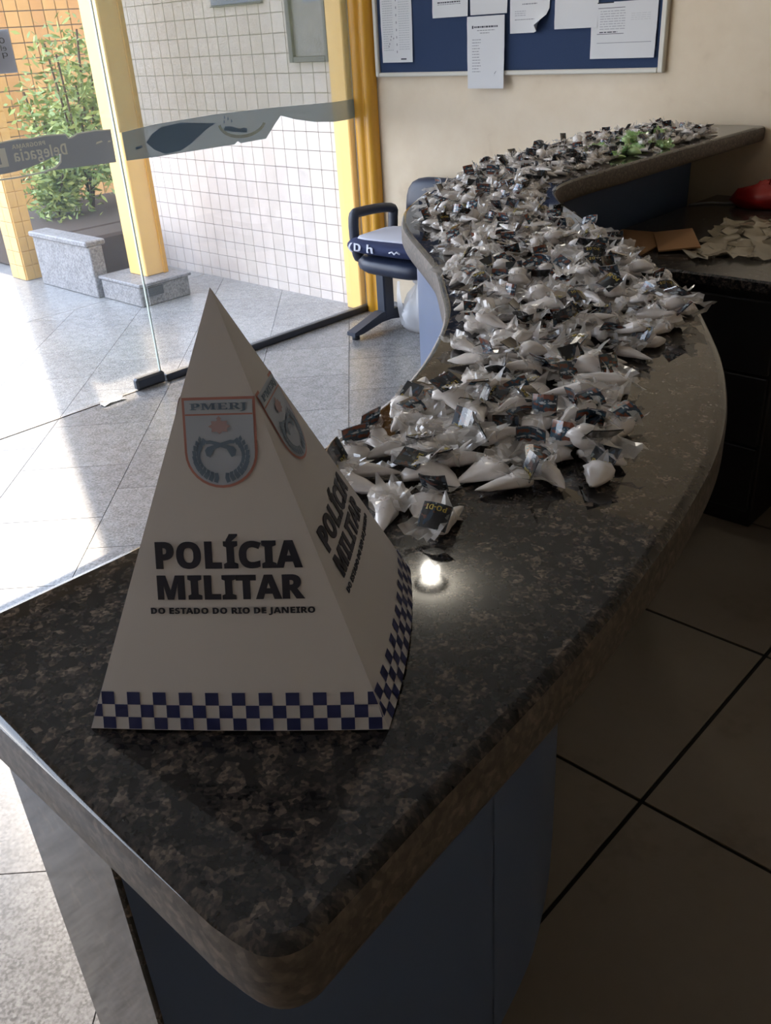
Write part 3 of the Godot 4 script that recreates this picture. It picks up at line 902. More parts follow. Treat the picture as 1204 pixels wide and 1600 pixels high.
# ---------------------------------------------------------------- notice board
func board():
	var b := thing("notice_board", "blue felt notice board in a white frame on the back wall", "notice board", Vector3(-2.765, 1.262, WALL_Z))
	part("felt_panel", bevel_box(Vector3(-0.80, 0.012, 0), Vector3(0.80, 0.95, 0.014), 0.001), M.felt, b)
	for s in [[-0.815, 0.0, -0.79, 0.96], [0.79, 0.0, 0.815, 0.96], [-0.79, 0.0, 0.79, 0.02], [-0.79, 0.94, 0.79, 0.96]]:
		part("frame_bar", bevel_box(Vector3(s[0], s[1], 0.0), Vector3(s[2], s[3], 0.028), 0.004), M.white_frame, b)
	# papers: left, right, bottom, top (metres), kind of print, curl of a lower corner
	var list := [
		[-3.53, -3.319, 1.328, 1.66, 0, 0.0, "narrow two column notice pinned at the left edge of the board"],
		[-3.185, -2.965, 1.514, 1.82, 1, 0.0, "upright printed sheet pinned near the top left of the board"],
		[-2.953, -2.738, 1.516, 1.8, 2, 0.0, "printed sheet pinned directly above the hanging list"],
		[-2.96, -2.744, 1.207, 1.51, 3, 0.004, "list with a heading hanging over the bottom frame of the board"],
		[-2.725, -2.513, 1.432, 1.74, 4, 0.02, "sheet with a curled lower corner pinned beside the hanging list"],
		[-2.487, -2.27, 1.44, 1.74, 5, 0.006, "nearly blank sheet partly covered by the wide form"],
		[-2.299, -1.994, 1.32, 1.53, 6, 0.004, "wide printed form pinned at the right side of the board"]]
	for p in list:
		var w: float = p[1] - p[0]
		var h: float = p[3] - p[2]
		var lift := 0.003
		if p[4] == 6: lift = 0.006
		if p[4] == 3: lift = 0.02
		var o := thing("paper_sheet", p[6], "paper", Vector3(p[0], p[2], WALL_Z + 0.0145 + lift), 0.0, "papers on the notice board")
		var nz := noise(FastNoiseLite.TYPE_SIMPLEX_SMOOTH, 4.0, 300 + p[4], 2)
		var rows := []
		for i in 11:
			var row := []
			for j in 9:
				var u := j / 8.0
				var v := 1.0 - i / 10.0
				var x := u * w
				var y := v * h
				var z := 0.004 * absf(nz.get_noise_2d(u, v)) + 0.006 * pow(1 - v, 3) * u
				if p[4] == 4 and u > 0.7 and v < 0.25:
					var q := (u - 0.7) / 0.3 * (0.25 - v) / 0.25
					z += q * 0.05
					x -= q * 0.045
					y += q * 0.03
				row.append(Vector3(x, y, z))
			rows.append(row)
		var m := mat(Color.WHITE, 0.75)
		m.albedo_texture = paper_print(p[4])
		part("sheet", skin(rows), m, o)

func paper_print(k: int) -> ImageTexture:
	var im := Image.create(160, 224, false, Image.FORMAT_RGB8)
	im.fill(Color(0.86, 0.86, 0.86))
	var r := RandomNumberGenerator.new()
	r.seed = 500 + k
	var ink := Color(0.52, 0.52, 0.54)
	var dark := Color(0.25, 0.25, 0.28)
	var line := func(x0: int, x1: int, y: int, c: Color, t: int):
		var x := x0
		while x < x1:
			var l := r.randi_range(4, 12)
			im.fill_rect(Rect2i(x, y, mini(l, x1 - x), t), c)
			x += l + 2
	match k:
		0:
			for i in 26:
				line.call(10, 62, 10 + i * 7, Color(0.68, 0.69, 0.7), 2)
				line.call(92, 146, 8 + i * 7, Color(0.72, 0.73, 0.74), 2)
			for i in 9: im.fill_rect(Rect2i(78, 12 + i * 22, 4, 7), ink)
			im.fill_rect(Rect2i(36, 140, 30, 44), Color(0.84, 0.84, 0.84))
			for q in [[50, 142], [46, 152], [62, 148], [40, 164], [36, 172]]: im.fill_rect(Rect2i(q[0], q[1], 4, 5), ink)
			im.fill_rect(Rect2i(100, 212, 28, 4), dark)
		1:
			for i in 10: line.call(20, 140, 20 + i * 12, ink, 2)
			line.call(30, 120, 150, ink, 3)
			line.call(24, 128, 176, dark, 4)
			line.call(24, 128, 183, ink, 2)
		2:
			for i in 8: line.call(20, 140, 20 + i * 12, ink, 2)
			line.call(40, 118, 150, dark, 4)
			line.call(60, 100, 160, dark, 3)
		3:
			im.fill_rect(Rect2i(22, 28, 6, 9), dark)
			line.call(32, 132, 30, dark, 5)
			line.call(44, 120, 42, ink, 2)
			line.call(56, 96, 50, ink, 2)
			for i in 12: line.call(22, 60 - r.randi_range(0, 14), 70 + i * 9, ink, 2)
			for i in 8: im.set_pixel(124 - i, 170 + i * 2, ink)
			for i in 8: im.fill_rect(Rect2i(118 + i, 176 - i, 2, 2), ink)
		4:
			line.call(60, 90, 100, ink, 2)
			line.call(54, 104, 112, ink, 2)
			line.call(50, 110, 140, ink, 3)
			for i in 3: line.call(20, 64, 160 + i * 6, Color(0.66, 0.66, 0.68), 2)
			line.call(20, 100, 184, ink, 2)
		5:
			line.call(10, 110, 120, Color(0.66, 0.66, 0.68), 2)
			line.call(10, 60, 100, Color(0.66, 0.66, 0.68), 2)
		6:
			im.fill_rect(Rect2i(16, 22, 66, 2), dark)
			for i in 8: line.call(22, 84, 34 + i * 10, Color(0.66, 0.66, 0.68), 3)
			line.call(22, 66, 116, dark, 4)
			im.fill_rect(Rect2i(16, 124, 66, 2), dark)
			im.fill_rect(Rect2i(16, 160, 134, 2), ink)
			for i in 4: line.call(98, 144, 48 + i * 8, Color(0.78, 0.78, 0.78), 2)
			im.fill_rect(Rect2i(14, 0, 40, 4), Color(0.08, 0.08, 0.1))
	im.generate_mipmaps()
	return ImageTexture.create_from_image(im)

# ---------------------------------------------------------------- waiting chair
func beam_chair():
	var c := thing("beam_chair", "navy padded waiting chair with loop armrest and T-shaped foot", "chair", Vector3(-3.4, 0, -3.5))
	part("foot_bar", foot_shape(), M.chair_plastic, c)
	for z in [0.215, -0.215]:
		part("glide", lathe([Vector2(0, 0), Vector2(0.022, 0), Vector2(0.022, 0.022), Vector2(0.016, 0.03), Vector2(0, 0.03)], 12), M.dark_metal, c, Transform3D(Basis.IDENTITY, Vector3(0, 0, z)))
	part("column", bevel_box(Vector3(-0.033, 0.06, -0.075), Vector3(0.033, 0.37, 0.005), 0.008), M.chair_plastic, c)
	part("beam", bevel_box(Vector3(-0.04, 0.335, -0.075), Vector3(1.05, 0.385, -0.005), 0.008), M.chair_plastic, c)
	for sx in [0.28, 0.8]:
		part("bracket", bevel_box(Vector3(sx - 0.1, 0.375, -0.15), Vector3(sx + 0.1, 0.4, 0.12), 0.006), M.dark_metal, c)
		part("seat", cushion(Vector3(0.49, 0.085, 0.46), 4.5, 0.012), M.navy_vinyl, c, Transform3D(Basis(Vector3.RIGHT, 0.03), Vector3(sx, 0.425, 0.03)))
		part("backrest", cushion(Vector3(0.45, 0.07, 0.34), 3.6, 0.01), M.navy_vinyl, c, Transform3D(Basis(Vector3.RIGHT, PI / 2 - 0.12), Vector3(sx, 0.625, -0.19)))
		part("back_bracket", bevel_box(Vector3(sx - 0.03, 0.38, -0.235), Vector3(sx + 0.03, 0.6, -0.215), 0.005), M.chair_plastic, c)
	# loop armrest: a rounded frame standing in the chair's side plane
	var loop := []
	var cs := [Vector2(0.155, 0.445), Vector2(0.165, 0.63), Vector2(0.105, 0.655), Vector2(-0.115, 0.64), Vector2(-0.135, 0.59), Vector2(-0.115, 0.48), Vector2(-0.06, 0.435), Vector2(0.10, 0.425)]
	var n := cs.size()
	for i in n:
		for k in 4:
			var q: Vector2 = cs[i].cubic_interpolate(cs[(i + 1) % n], cs[(i - 1 + n) % n], cs[(i + 2) % n], k / 4.0)
			loop.append(Vector3(0, q.y, q.x))
	part("armrest", tube(loop, 0.025, 10, true, 1.15), M.chair_plastic, c, Transform3D(Basis.IDENTITY, Vector3(-0.005, 0, 0)))
	var t := thing("folded_banner", "folded navy and white printed cloth lying on the waiting chair", "cloth", Vector3(-3.13, 0.482, -3.43))
	part("fold", cushion(Vector3(0.56, 0.062, 0.42), 5.0, 0.008), M.cloth_navy, t, Transform3D(Basis(Vector3.UP, 0.04), Vector3(0, 0.033, 0)))
	part("white_panel", cushion(Vector3(0.50, 0.014, 0.34), 6.0, 0.006), M.cloth_white, t, Transform3D(Basis(Vector3.UP, 0.1), Vector3(0.01, 0.068, -0.02)))
	part("lettering", letters("(D h", font("Droid Sans", 700), func(u: float, v: float, o: float) -> Vector3: return Vector3(lerpf(-0.2, -0.03, u), lerpf(0.012, 0.06, v), 0.219 - absf(v - 0.45) * 0.014 + o * 0.002)), M.cloth_white, t)
	part("mark", tube([Vector3(0.08, 0.035, 0.216), Vector3(0.1, 0.042, 0.217), Vector3(0.115, 0.032, 0.217), Vector3(0.13, 0.044, 0.217), Vector3(0.15, 0.036, 0.215)], 0.004, 6), M.cloth_white, t)
	var bag := thing("carrier_bag", "white translucent plastic carrier bag on the floor under the chair", "bag", Vector3(-3.2, 0.0, -3.62))
	var nz := noise(FastNoiseLite.TYPE_SIMPLEX_SMOOTH, 1.4, 77, 3)
	var rows := []
	var rad := [0.03, 0.1, 0.115, 0.12, 0.115, 0.1, 0.075, 0.05, 0.03, 0.045, 0.06]
	var hei := [0.003, 0.005, 0.03, 0.07, 0.11, 0.15, 0.19, 0.22, 0.245, 0.28, 0.31]
	for i in rad.size():
		var row := []
		for k in 22:
			var a := TAU * k / 22
			var q: float = rad[i] * (1 + 0.45 * nz.get_noise_3d(cos(a) * 1.6, hei[i] * 4, sin(a) * 1.6))
			row.append(Vector3(cos(a) * q * 1.1, hei[i] * (1 + 0.15 * nz.get_noise_2d(a * 2, i)) if i > 1 else hei[i], sin(a) * q * 0.8))
		rows.append(row)
	part("sack", skin(rows, true), M.plastic_white, bag)
	for s in [-1, 1]:
		var hr := []
		for i in 8:
			var u := i / 7.0
			hr.append([Vector3(s * 0.07 - 0.02 + 0.02 * u, 0.28 - u * 0.24, 0.1 + 0.02 * sin(u * 3)), Vector3(s * 0.07 + 0.02, 0.29 - u * 0.25, 0.11 + 0.015 * sin(u * 4 + 1))])
		part("handle_strip", skin(hr), M.plastic_white, bag)

func foot_shape() -> ArrayMesh:
	# side outline of the T foot in (z, y), thick across x
	var poly := PackedVector2Array([Vector2(0.25, 0.025), Vector2(0.25, 0.045), Vector2(0.2, 0.058), Vector2(0.03, 0.105), Vector2(-0.1, 0.105), Vector2(-0.22, 0.062), Vector2(-0.235, 0.03), Vector2(-0.19, 0.028), Vector2(-0.05, 0.052), Vector2(0.03, 0.052), Vector2(0.19, 0.025)])
	return upright(Array(poly), -0.03, 0.06)

# ---------------------------------------------------------------- white card pyramid
var py_a := Vector3(-0.501, 1.071, -0.192)
var py_b := Vector3(-0.335, 1.071, -0.327)
var py_c := Vector3(-0.461, 1.071, -0.491)
var py_d := Vector3(-0.626, 1.071, -0.355)
var py_top := Vector3(-0.483, 1.357, -0.338)

# u is measured along the base (-0.5..0.5), v up the slope (0..1)
func face_point(p: Vector3, q: Vector3, bow: float, u: float, v: float, out: float) -> Vector3:
	var n := (q - p).cross(py_top - p).normalized()
	var w := maxf(1.0 - v, 0.001)
	var s := clampf(1.0 - pow(2.0 * u / w, 2.0), 0, 1)
	var bulge := bow * s * pow(w, 1.6) * (1.0 - 0.1 * w)
	var pt := p + (q - p) * (u + 0.5) + (py_top - (p + q) / 2) * v + n * (bulge + out)
	return Vector3(pt.x, maxf(pt.y, 1.0702), pt.z)

func pyramid():
	var base := (py_a + py_c) / 2
	var o := thing("card_pyramid", "white folded card pyramid with police lettering, shield and blue chequered hem", "display pyramid", base)
	var faces := [[py_a, py_b, 0.004], [py_b, py_c, 0.009], [py_c, py_d, 0.003], [py_d, py_a, 0.003]]
	for f in faces:
		var p: Vector3 = f[0]
		var q: Vector3 = f[1]
		var bow: float = f[2]
		var at := func(u: float, v: float, out: float) -> Vector3: return face_point(p, q, bow, u, v, out) - base
		var rows := []
		var vs := []
		for i in 19: vs.append(i / 18.0)
		for v in vs:
			var row := []
			for j in 19:
				row.append(at.call((j / 18.0 - 0.5) * (1.0 - v), v, 0.0))
			rows.append(row)
		rows.reverse()
		var face := part("face", skin(rows), M.card, o)
		# chequered hem: three rows of blue squares printed on the card
		var st := st_new()
		var cols := 22.5
		var hv := 0.0305
		for r in 3:
			var k0 := -12
			while k0 < 12:
				if (k0 + r) % 2 == 0:
					var u0 := (k0 - 0.2) / cols
					var u1 := (k0 + 0.8) / cols
					var v0 := r * hv
					var v1 := v0 + hv
					if r == 0: v0 = 0.002
					var e0 := 0.5 * (1 - v0) - 0.001
					var e1 := 0.5 * (1 - v1) - 0.001
					var q0 := clampf(u0, -e0, e0)
					var q1 := clampf(u1, -e0, e0)
					var q2 := clampf(u1, -e1, e1)
					var q3 := clampf(u0, -e1, e1)
					if q1 - q0 > 0.001:
						quad(st, at.call(q0, v0, 0.0005), at.call(q3, v1, 0.0005), at.call(q2, v1, 0.0005), at.call(q1, v0, 0.0005))
				k0 += 1
		part("chequered_hem", done(st), M.chequer_blue, face)
		var box := func(u0: float, u1: float, v0: float, v1: float, lift: float) -> Callable:
			return func(u: float, v: float, out: float) -> Vector3: return at.call(lerpf(u0, u1, u), lerpf(v0, v1, v), 0.0005 + lift + out * 0.0004)
		var heavy := font("Droid Sans", 700, 0.9)
		part("lettering", letters("POLÍCIA", heavy, box.call(-0.232, 0.245, 0.383, 0.462, 0.0)), M.navy_print, face)
		part("lettering", letters("MILITAR", heavy, box.call(-0.233, 0.248, 0.312, 0.368, 0.0)), M.navy_print, face)
		part("lettering", letters("DO ESTADO DO RIO DE JANEIRO", font("Droid Sans", 700, 0.5), box.call(-0.26, 0.278, 0.275, 0.293, 0.0)), M.navy_print, face)
		emblem(face, at)

func flat_shape(at: Callable, pts: Array, lift: float) -> ArrayMesh:
	# a thin printed shape given in face coordinates
	var poly := PackedVector2Array(pts)
	var st := st_new()
	var idx := Geometry2D.triangulate_polygon(poly)
	for i in range(0, idx.size(), 3):
		var t := [poly[idx[i]], poly[idx[i + 1]], poly[idx[i + 2]]]
		if (t[1] - t[0]).cross(t[2] - t[0]) > 0: t.reverse()
		for p in t: st.add_vertex(at.call(p.x, p.y, lift))
	return done(st)

func shield_outline(cx: float, half: float, top: float, straight: float, bottom: float) -> Array:
	var out := [Vector2(cx - half, top), Vector2(cx + half, top)]
	for k in 17:
		var t := PI * k / 16
		out.append(Vector2(cx + half * cos(t), straight - (straight - bottom) * sin(t)))
	return out

func emblem(face: Node, at: Callable):
	var cx := 0.004
	part("shield_border", flat_shape(at, shield_outline(cx, 0.116, 0.766, 0.645, 0.566), 0.0005), M.shield_red, face)
	part("shield_field", flat_shape(at, shield_outline(cx, 0.108, 0.760, 0.645, 0.572), 0.0008), M.shield_blue, face)
	part("shield_heading", flat_shape(at, [Vector2(cx - 0.107, 0.757), Vector2(cx + 0.107, 0.757), Vector2(cx + 0.107, 0.730), Vector2(cx - 0.107, 0.730)], 0.0011), M.shield_pale, face)
	part("shield_bar", flat_shape(at, [Vector2(cx - 0.107, 0.730), Vector2(cx + 0.107, 0.730), Vector2(cx + 0.107, 0.7265), Vector2(cx - 0.107, 0.7265)], 0.0011), M.shield_red, face)
	part("lettering", letters("PMERJ", font("Droid Serif", 700), func(u: float, v: float, o: float) -> Vector3: return at.call(lerpf(cx - 0.09, cx + 0.09, u), lerpf(0.734, 0.753, v), 0.0014 + o * 0.0003)), M.wreath, face)
	# wreath of leaves, two branches crossing below
	for s in [-1.0, 1.0]:
		var st := st_new()
		for k in 11:
			var t := lerpf(-1.45, 0.62, k / 10.0)
			var c: Vector2 = Vector2(cx + s * cos(t) * 0.078, 0.638 + sin(t) * 0.05)
			for side in [-1, 1]:
				var ang: float = t + PI / 2 + side * 0.7
				var d: Vector2 = Vector2(s * cos(ang) * 0.021, sin(ang) * 0.0148)
				var w: Vector2 = Vector2(-d.y, d.x) * 0.42
				var l := [c, c + d * 0.5 + w, c + d, c + d * 0.5 - w]
				if (l[1] - l[0]).cross(l[2] - l[0]) > 0: l.reverse()
				quad(st, at.call(l[0].x, l[0].y, 0.0012), at.call(l[1].x, l[1].y, 0.0012), at.call(l[2].x, l[2].y, 0.0012), at.call(l[3].x, l[3].y, 0.0012))
		part("wreath_branch", done(st), M.wreath, face)
	# two crossed pistols and a small crest above
	for s in [-1.0, 1.0]:
		var pts := [Vector2(cx - s * 0.05, 0.650), Vector2(cx - s * 0.042, 0.657), Vector2(cx + s * 0.032, 0.672), Vector2(cx + s * 0.045, 0.671), Vector2(cx + s * 0.046, 0.664), Vector2(cx + s * 0.03, 0.664), Vector2(cx - s * 0.02, 0.652), Vector2(cx - s * 0.034, 0.634), Vector2(cx - s * 0.046, 0.638)]
		part("pistol", flat_shape(at, pts, 0.0012), M.wreath, face)
	var star := []
	for k in 16:
		var a := TAU * k / 16
		var r := 1.0 if k % 2 == 0 else 0.72
		star.append(Vector2(cx + sin(a) * 0.036 * r, 0.702 + cos(a) * 0.017 * r))
	part("crest", flat_shape(at, star, 0.0012), M.crown_print, face)
	part("crest_dot", flat_shape(at, [Vector2(cx - 0.008, 0.719), Vector2(cx, 0.725), Vector2(cx + 0.008, 0.719), Vector2(cx, 0.713)], 0.0015), M.crown_print, face)

# ---------------------------------------------------------------- heap of small packets
const HEAP := [Vector2(-0.675, -0.608), Vector2(-0.575, -0.542), Vector2(-0.515, -0.515), Vector2(-0.504, -0.539), Vector2(-0.465, -0.589), Vector2(-0.503, -0.622), Vector2(-0.467, -0.654), Vector2(-0.447, -0.681), Vector2(-0.404, -0.674), Vector2(-0.374, -0.701), Vector2(-0.415, -0.759), Vector2(-0.409, -0.822), Vector2(-0.441, -0.852), Vector2(-0.478, -0.895), Vector2(-0.470, -0.949), Vector2(-0.541, -1.022), Vector2(-0.555, -1.090), Vector2(-0.542, -1.147), Vector2(-0.555, -1.243), Vector2(-0.627, -1.380), Vector2(-0.703, -1.475), Vector2(-0.865, -1.633), Vector2(-1.022, -1.751), Vector2(-1.159, -1.837), Vector2(-1.271, -1.912), Vector2(-1.439, -2.131), Vector2(-1.55, -2.329), Vector2(-1.56, -2.719), Vector2(-1.54, -3.051), Vector2(-1.56, -3.5), Vector2(-1.86, -3.6), Vector2(-1.94, -3.136), Vector2(-1.91, -2.572), Vector2(-1.85, -2.338), Vector2(-1.77, -2.16), Vector2(-1.690, -1.968), Vector2(-1.469, -1.685), Vector2(-1.210, -1.445), Vector2(-1.070, -1.286), Vector2(-0.942, -1.164), Vector2(-0.878, -1.036), Vector2(-0.801, -0.959), Vector2(-0.743, -0.916), Vector2(-0.711, -0.849), Vector2(-0.705, -0.790), Vector2(-0.732, -0.748), Vector2(-0.709, -0.706), Vector2(-0.686, -0.654)]

const SHAPES := [0, 2, 0, 2, 0, 1, 0, 0, 2, 1, 0, 0, 2, 1, 0, 0, 2, 2]

func powder_mesh(seed_: int, shape: int) -> ArrayMesh:
	# powder lying in the corner of a bag: blunt end at +x, point at -x
	var r := RandomNumberGenerator.new()
	r.seed = seed_
	var nz := noise(FastNoiseLite.TYPE_SIMPLEX_SMOOTH, 1.2, seed_, 2)
	var l: float = [0.062, 0.045, 0.056][shape] * r.randf_range(0.92, 1.1)
	var fat: float = [0.0105, 0.0125, 0.0125][shape] * r.randf_range(0.9, 1.1)
	var wide: float = [1.2, 1.25, 1.6][shape]
	var tall: float = [0.85, 0.9, 0.6][shape]
	var bend := r.randf_range(-0.02, 0.02)
	var ph := r.randf() * TAU
	var rows := []
	var prof: Array = [
		[[0.0, 0.06], [0.06, 0.2], [0.2, 0.42], [0.4, 0.68], [0.6, 0.88], [0.76, 1.0], [0.88, 0.96], [0.96, 0.72], [1.0, 0.1]],
		[[0.0, 0.1], [0.05, 0.3], [0.16, 0.55], [0.35, 0.85], [0.55, 1.0], [0.74, 0.98], [0.86, 0.8], [0.95, 0.5], [1.0, 0.35]],
		[[0.0, 0.1], [0.05, 0.22], [0.2, 0.5], [0.42, 0.8], [0.65, 1.0], [0.8, 0.98], [0.9, 0.8], [0.97, 0.6], [1.0, 0.5]]][shape]
	for p in prof:
		var row := []
		for k in 15:
			var a := TAU * k / 15
			var pleat: float = 0.13 * p[0] * absf(sin(a * 2.5 + ph)) + 0.05 * sin(a * 7.0 + p[0] * 9.0 + ph)
			var q: float = fat * p[1] * (0.95 + 0.42 * nz.get_noise_3d(cos(a) * 1.3, p[0] * 4, sin(a) * 1.3) + pleat)
			var y: float = maxf(fat * tall * (0.3 + 0.68 * p[1]) + sin(a) * q * tall, 0.0003)
			row.append(Vector3((p[0] - 0.55) * l, y, cos(a) * q * wide + bend * pow(p[0] - 0.5, 2)))
		rows.append(row)
	return skin(rows, true)

func film_mesh(seed_: int) -> ArrayMesh:
	# the loose, creased end of the bag with pointed corners, and flaps standing up
	var r := RandomNumberGenerator.new()
	r.seed = seed_ + 1000
	var nz := noise(FastNoiseLite.TYPE_SIMPLEX_SMOOTH, 1.0, seed_ + 5, 3)
	var st := st_new(false)
	var rows := []
	var l := r.randf_range(0.032, 0.05)
	var w0 := 0.02
	var w1 := r.randf_range(0.034, 0.052)
	var curl := r.randf_range(-0.004, 0.02)
	var twist := r.randf_range(-0.5, 0.5)
	for i in 8:
		var t := i / 7.0
		var row := []
		for j in 8:
			var s := j / 7.0 - 0.5
			var w := lerpf(w0, w1, sqrt(t))
			var x := 0.004 + l * t + (0.01 * absf(s) * 2 * t) + 0.004 * nz.get_noise_2d(s * 8, 4) * t
			var y := 0.016 * (1 - t) + 0.002 + 0.011 * absf(nz.get_noise_2d(s * 6, t * 3)) + maxf(curl, 0) * pow(absf(s) * 2, 2) * t + (0.003 if j % 2 else 0.0) * t
			row.append(Vector3(x, y, s * w + twist * t * 0.012))
		rows.append(row)
	skin_into(st, rows)
	for f in 2:
		var hgt := r.randf_range(0.01, 0.026)
		var z0 := r.randf_range(-0.012, 0.012)
		var flap := []
		var dx := r.randf_range(-0.02, 0.016)
		var dz := r.randf_range(-0.012, 0.012)
		var x0 := r.randf_range(-0.004, 0.02)
		for i in 5:
			var t := i / 4.0
			var w := 0.011 * (1 - t) + 0.0008
			var c := Vector3(x0 + t * t * dx, 0.009 + hgt * t, z0 + dz * t)
			flap.append([c + Vector3(0, 0, -w), c + Vector3(0.004 * (1 - t), 0, 0), c + Vector3(0, 0, w)])
		skin_into(st, flap)
	return done(st)

func card_place(seed_: int, stand: float) -> Array:
	var r := RandomNumberGenerator.new()
	r.seed = seed_ + 2000
	var w := r.randf_range(0.028, 0.034)
	var h := r.randf_range(0.023, 0.029)
	var bow := r.randf_range(-0.003, 0.005)
	var xf := Transform3D(Basis(Vector3.UP, r.randf_range(-0.5, 0.5)) * Basis(Vector3.BACK, stand) * Basis(Vector3.RIGHT, r.randf_range(-0.4, 0.4)), Vector3(0.024, 0.0175 + sin(absf(stand)) * 0.007, 0))
	return [w, h, bow, xf]

func card_mesh(seed_: int, stand: float) -> ArrayMesh:
	var c := card_place(seed_, stand)
	var xf: Transform3D = c[3]
	var rows := []
	for side in 2:
		for i in 2:
			var row := []
			for j in 5:
				var u := j / 4.0 - 0.5
				row.append(xf * Vector3((i - 0.5) * c[1], c[2] * (1 - 4 * u * u) - side * 0.0012, u * c[0]))
			rows.append(row)
	# front, edge and back as one closed strip
	var order := [rows[1], rows[0], rows[2], rows[3], rows[1]]
	var st := st_new(false)
	for q in 4:
		skin_into(st, [order[q], order[q + 1]])
	return done(st)

func card_letters(seed_: int, stand: float) -> ArrayMesh:
	var c := card_place(seed_, stand)
	var xf: Transform3D = c[3]
	return letters("PO-DI", font("Droid Sans", 700), func(u: float, v: float, o: float) -> Vector3:
		var z: float = lerpf(-0.36, 0.36, u)
		return xf * Vector3(c[1] * lerpf(0.4, 0.2, v) * -1.0, c[2] * (1 - 4 * z * z) + 0.0002 + o * 0.0003, z * c[0]))

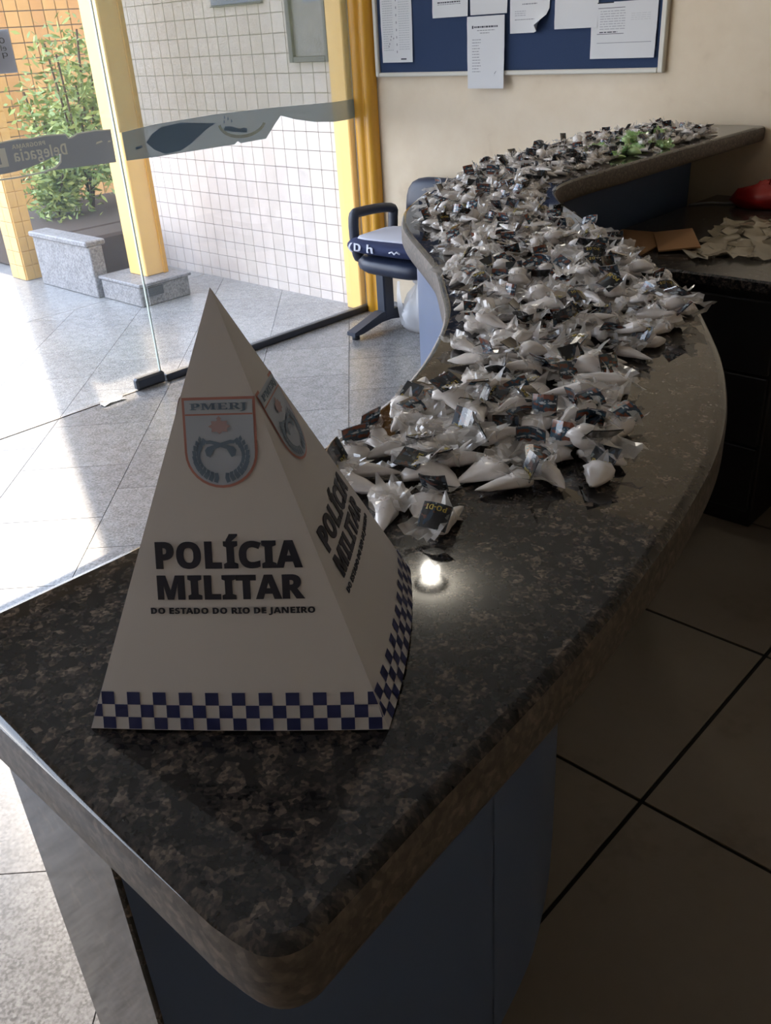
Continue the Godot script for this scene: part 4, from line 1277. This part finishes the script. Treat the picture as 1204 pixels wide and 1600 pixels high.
func packets():
	var proto := []
	var heads := []
	for k in 18:
		var type := k % 3 # 0: no card showing, 1: dark card, 2: coloured card
		var root := Node3D.new()
		part("powder", powder_mesh(k * 11 + 1, SHAPES[k]), M.powder, root)
		part("bag_end", film_mesh(k * 13 + 2), M.bag_film, root)
		if type > 0:
			var stand: float = [0.15, 0.7, 1.2][(k / 3) % 3] * (1 if k % 2 else -1)
			var cm := card_mesh(k * 17 + 3, stand)
			var cp := part("printed_card", cm, M.cards[((k / 3) % 3) * 2 + (0 if type == 1 else 1)], root)
			if type == 1: part("lettering", card_letters(k * 17 + 3, stand), M.label_ink, cp)
		proto.append(root)
	var poly := PackedVector2Array(HEAP)
	var spots := []
	var grid := {}
	var r := RandomNumberGenerator.new()
	r.seed = 2024
	for layer in 2:
		var gap: float = [0.034, 0.047][layer]
		var list := []
		for tries in [9000, 6000][layer]:
			var p := Vector2(r.randf_range(-1.95, -0.35), r.randf_range(-3.65, -0.5))
			if not Geometry2D.is_point_in_polygon(p, poly): continue
			var near := false
			for q in list:
				if q.distance_squared_to(p) < gap * gap:
					near = true
					break
			if near: continue
			var edge := INF
			for i in poly.size():
				edge = minf(edge, Geometry2D.get_closest_point_to_segment(p, poly[i], poly[(i + 1) % poly.size()]).distance_to(p))
			if edge < (0.016 if p.y < -0.85 else 0.006): continue
			if layer == 1 and (edge < 0.045 or p.y > -0.72): continue
			list.append(p)
			spots.append([p, layer, r.randi() % 18, r.randf() * TAU, r.randf_range(-0.3, 0.3), r.randf_range(-0.22, 0.3), r.randf_range(0.9, 1.12)])
	var green_area := PackedVector2Array([Vector2(-1.54, -2.68), Vector2(-1.51, -3.12), Vector2(-1.70, -3.32), Vector2(-1.78, -3.1), Vector2(-1.72, -2.9)])
	spots.sort_custom(func(a, b): return Vector3(a[0].x, 0.4, a[0].y).length_squared() < Vector3(b[0].x, 0.4, b[0].y).length_squared())
	var count := 0
	var rest := []
	var build := ["long", "plump", "flat"]
	var lie := ["flat-lying", "tilted", "upright"]
	var n_green := 0
	for s in spots:
		var p: Vector2 = s[0]
		var zone := 0 if p.y > -0.9 else (1 if p.y > -2.05 else 2)
		var where: String = ["loose at the front of the heap", "in the dense middle of the heap", "at the far end of the heap"][zone]
		var kk: int = s[2]
		var look: String = build[SHAPES[kk]] + " white powder packet"
		if kk % 3 == 0: look += " without a card, "
		else: look += " with %s %s card, " % [lie[(kk / 3) % 3], "black" if kk % 3 == 1 else "teal"]
		var y := TOP_Y + 0.0008 + (0.011 if s[1] == 1 else 0.0)
		var pitch: float = s[4] if s[1] == 1 else s[4] * 0.25
		var roll: float = s[5] if s[1] == 1 else 0.0
		var xf := Transform3D(Basis(Vector3.UP, s[3]) * Basis(Vector3.BACK, pitch) * Basis(Vector3.RIGHT, roll) * Basis.IDENTITY.scaled(Vector3.ONE * s[6]), Vector3(p.x, y + absf(pitch) * 0.02, p.y))
		var green: bool = Geometry2D.is_point_in_polygon(p, green_area) and s[2] % 3 != 1
		if green:
			var g := thing("green_packet", "small green plastic packet among the grey packets at the far end of the heap", "packet", xf.origin, 0, "green packets at the far end")
			g.transform = xf
			part("powder", proto[s[2]].get_child(0).mesh, M.powder_green, g)
			part("bag_end", proto[s[2]].get_child(1).mesh, M.bag_green, g)
			n_green += 1
		elif count < 300:
			var o: Node3D = proto[s[2]].duplicate()
			o.name = numbered("powder_packet")
			add_child(o)
			o.transform = xf
			tag(o, look + where, "packet", look + where)
			count += 1
		else:
			rest.append([xf, s[2]])
	print("packets ", spots.size(), " single ", count, " green ", n_green, " rest ", rest.size())
	if rest.size() > 0:
		var far := thing("far_packets", "crowded small packets at the farthest end of the heap by the wall", "packets", Vector3.ZERO)
		far.set_meta("kind", "stuff")
		for k in 18:
			var xs := []
			for q in rest:
				if q[1] == k: xs.append(q[0])
			if xs.is_empty(): continue
			for child in proto[k].get_children():
				if child.name.begins_with("lettering"): continue
				var mm := MultiMesh.new()
				mm.transform_format = MultiMesh.TRANSFORM_3D
				mm.mesh = child.mesh
				mm.instance_count = xs.size()
				for i in xs.size(): mm.set_instance_transform(i, xs[i])
				var mi := MultiMeshInstance3D.new()
				mi.name = "far_" + child.name
				mi.multimesh = mm
				mi.material_override = child.material_override
				mi.set_meta("kind", "stuff")
				far.add_child(mi, true)
	for p in proto: p.free()

# ---------------------------------------------------------------- ceiling lamp mirrored in the counter
func lamp():
	var l := thing("ceiling_lamp", "round white ceiling lamp with a lit globe above the waiting area", "lamp", Vector3(-2.365, 3.0, -2.66))
	part("mount", lathe([Vector2(0, 0), Vector2(0.07, 0), Vector2(0.07, -0.02), Vector2(0.03, -0.035), Vector2(0, -0.035)], 20), M.white_plastic, l)
	part("globe", lathe([Vector2(0, -0.035), Vector2(0.03, -0.04), Vector2(0.047, -0.07), Vector2(0.047, -0.09), Vector2(0.03, -0.12), Vector2(0, -0.127)], 20), M.bulb, l)
	var o := OmniLight3D.new()
	o.name = "light"
	o.position = Vector3(0, -0.08, 0)
	o.light_color = Color(1.0, 0.97, 0.92)
	o.light_energy = 0.2
	o.light_size = 0.045
	o.omni_range = 12
	o.omni_attenuation = 2
	o.shadow_enabled = true
	l.add_child(o)
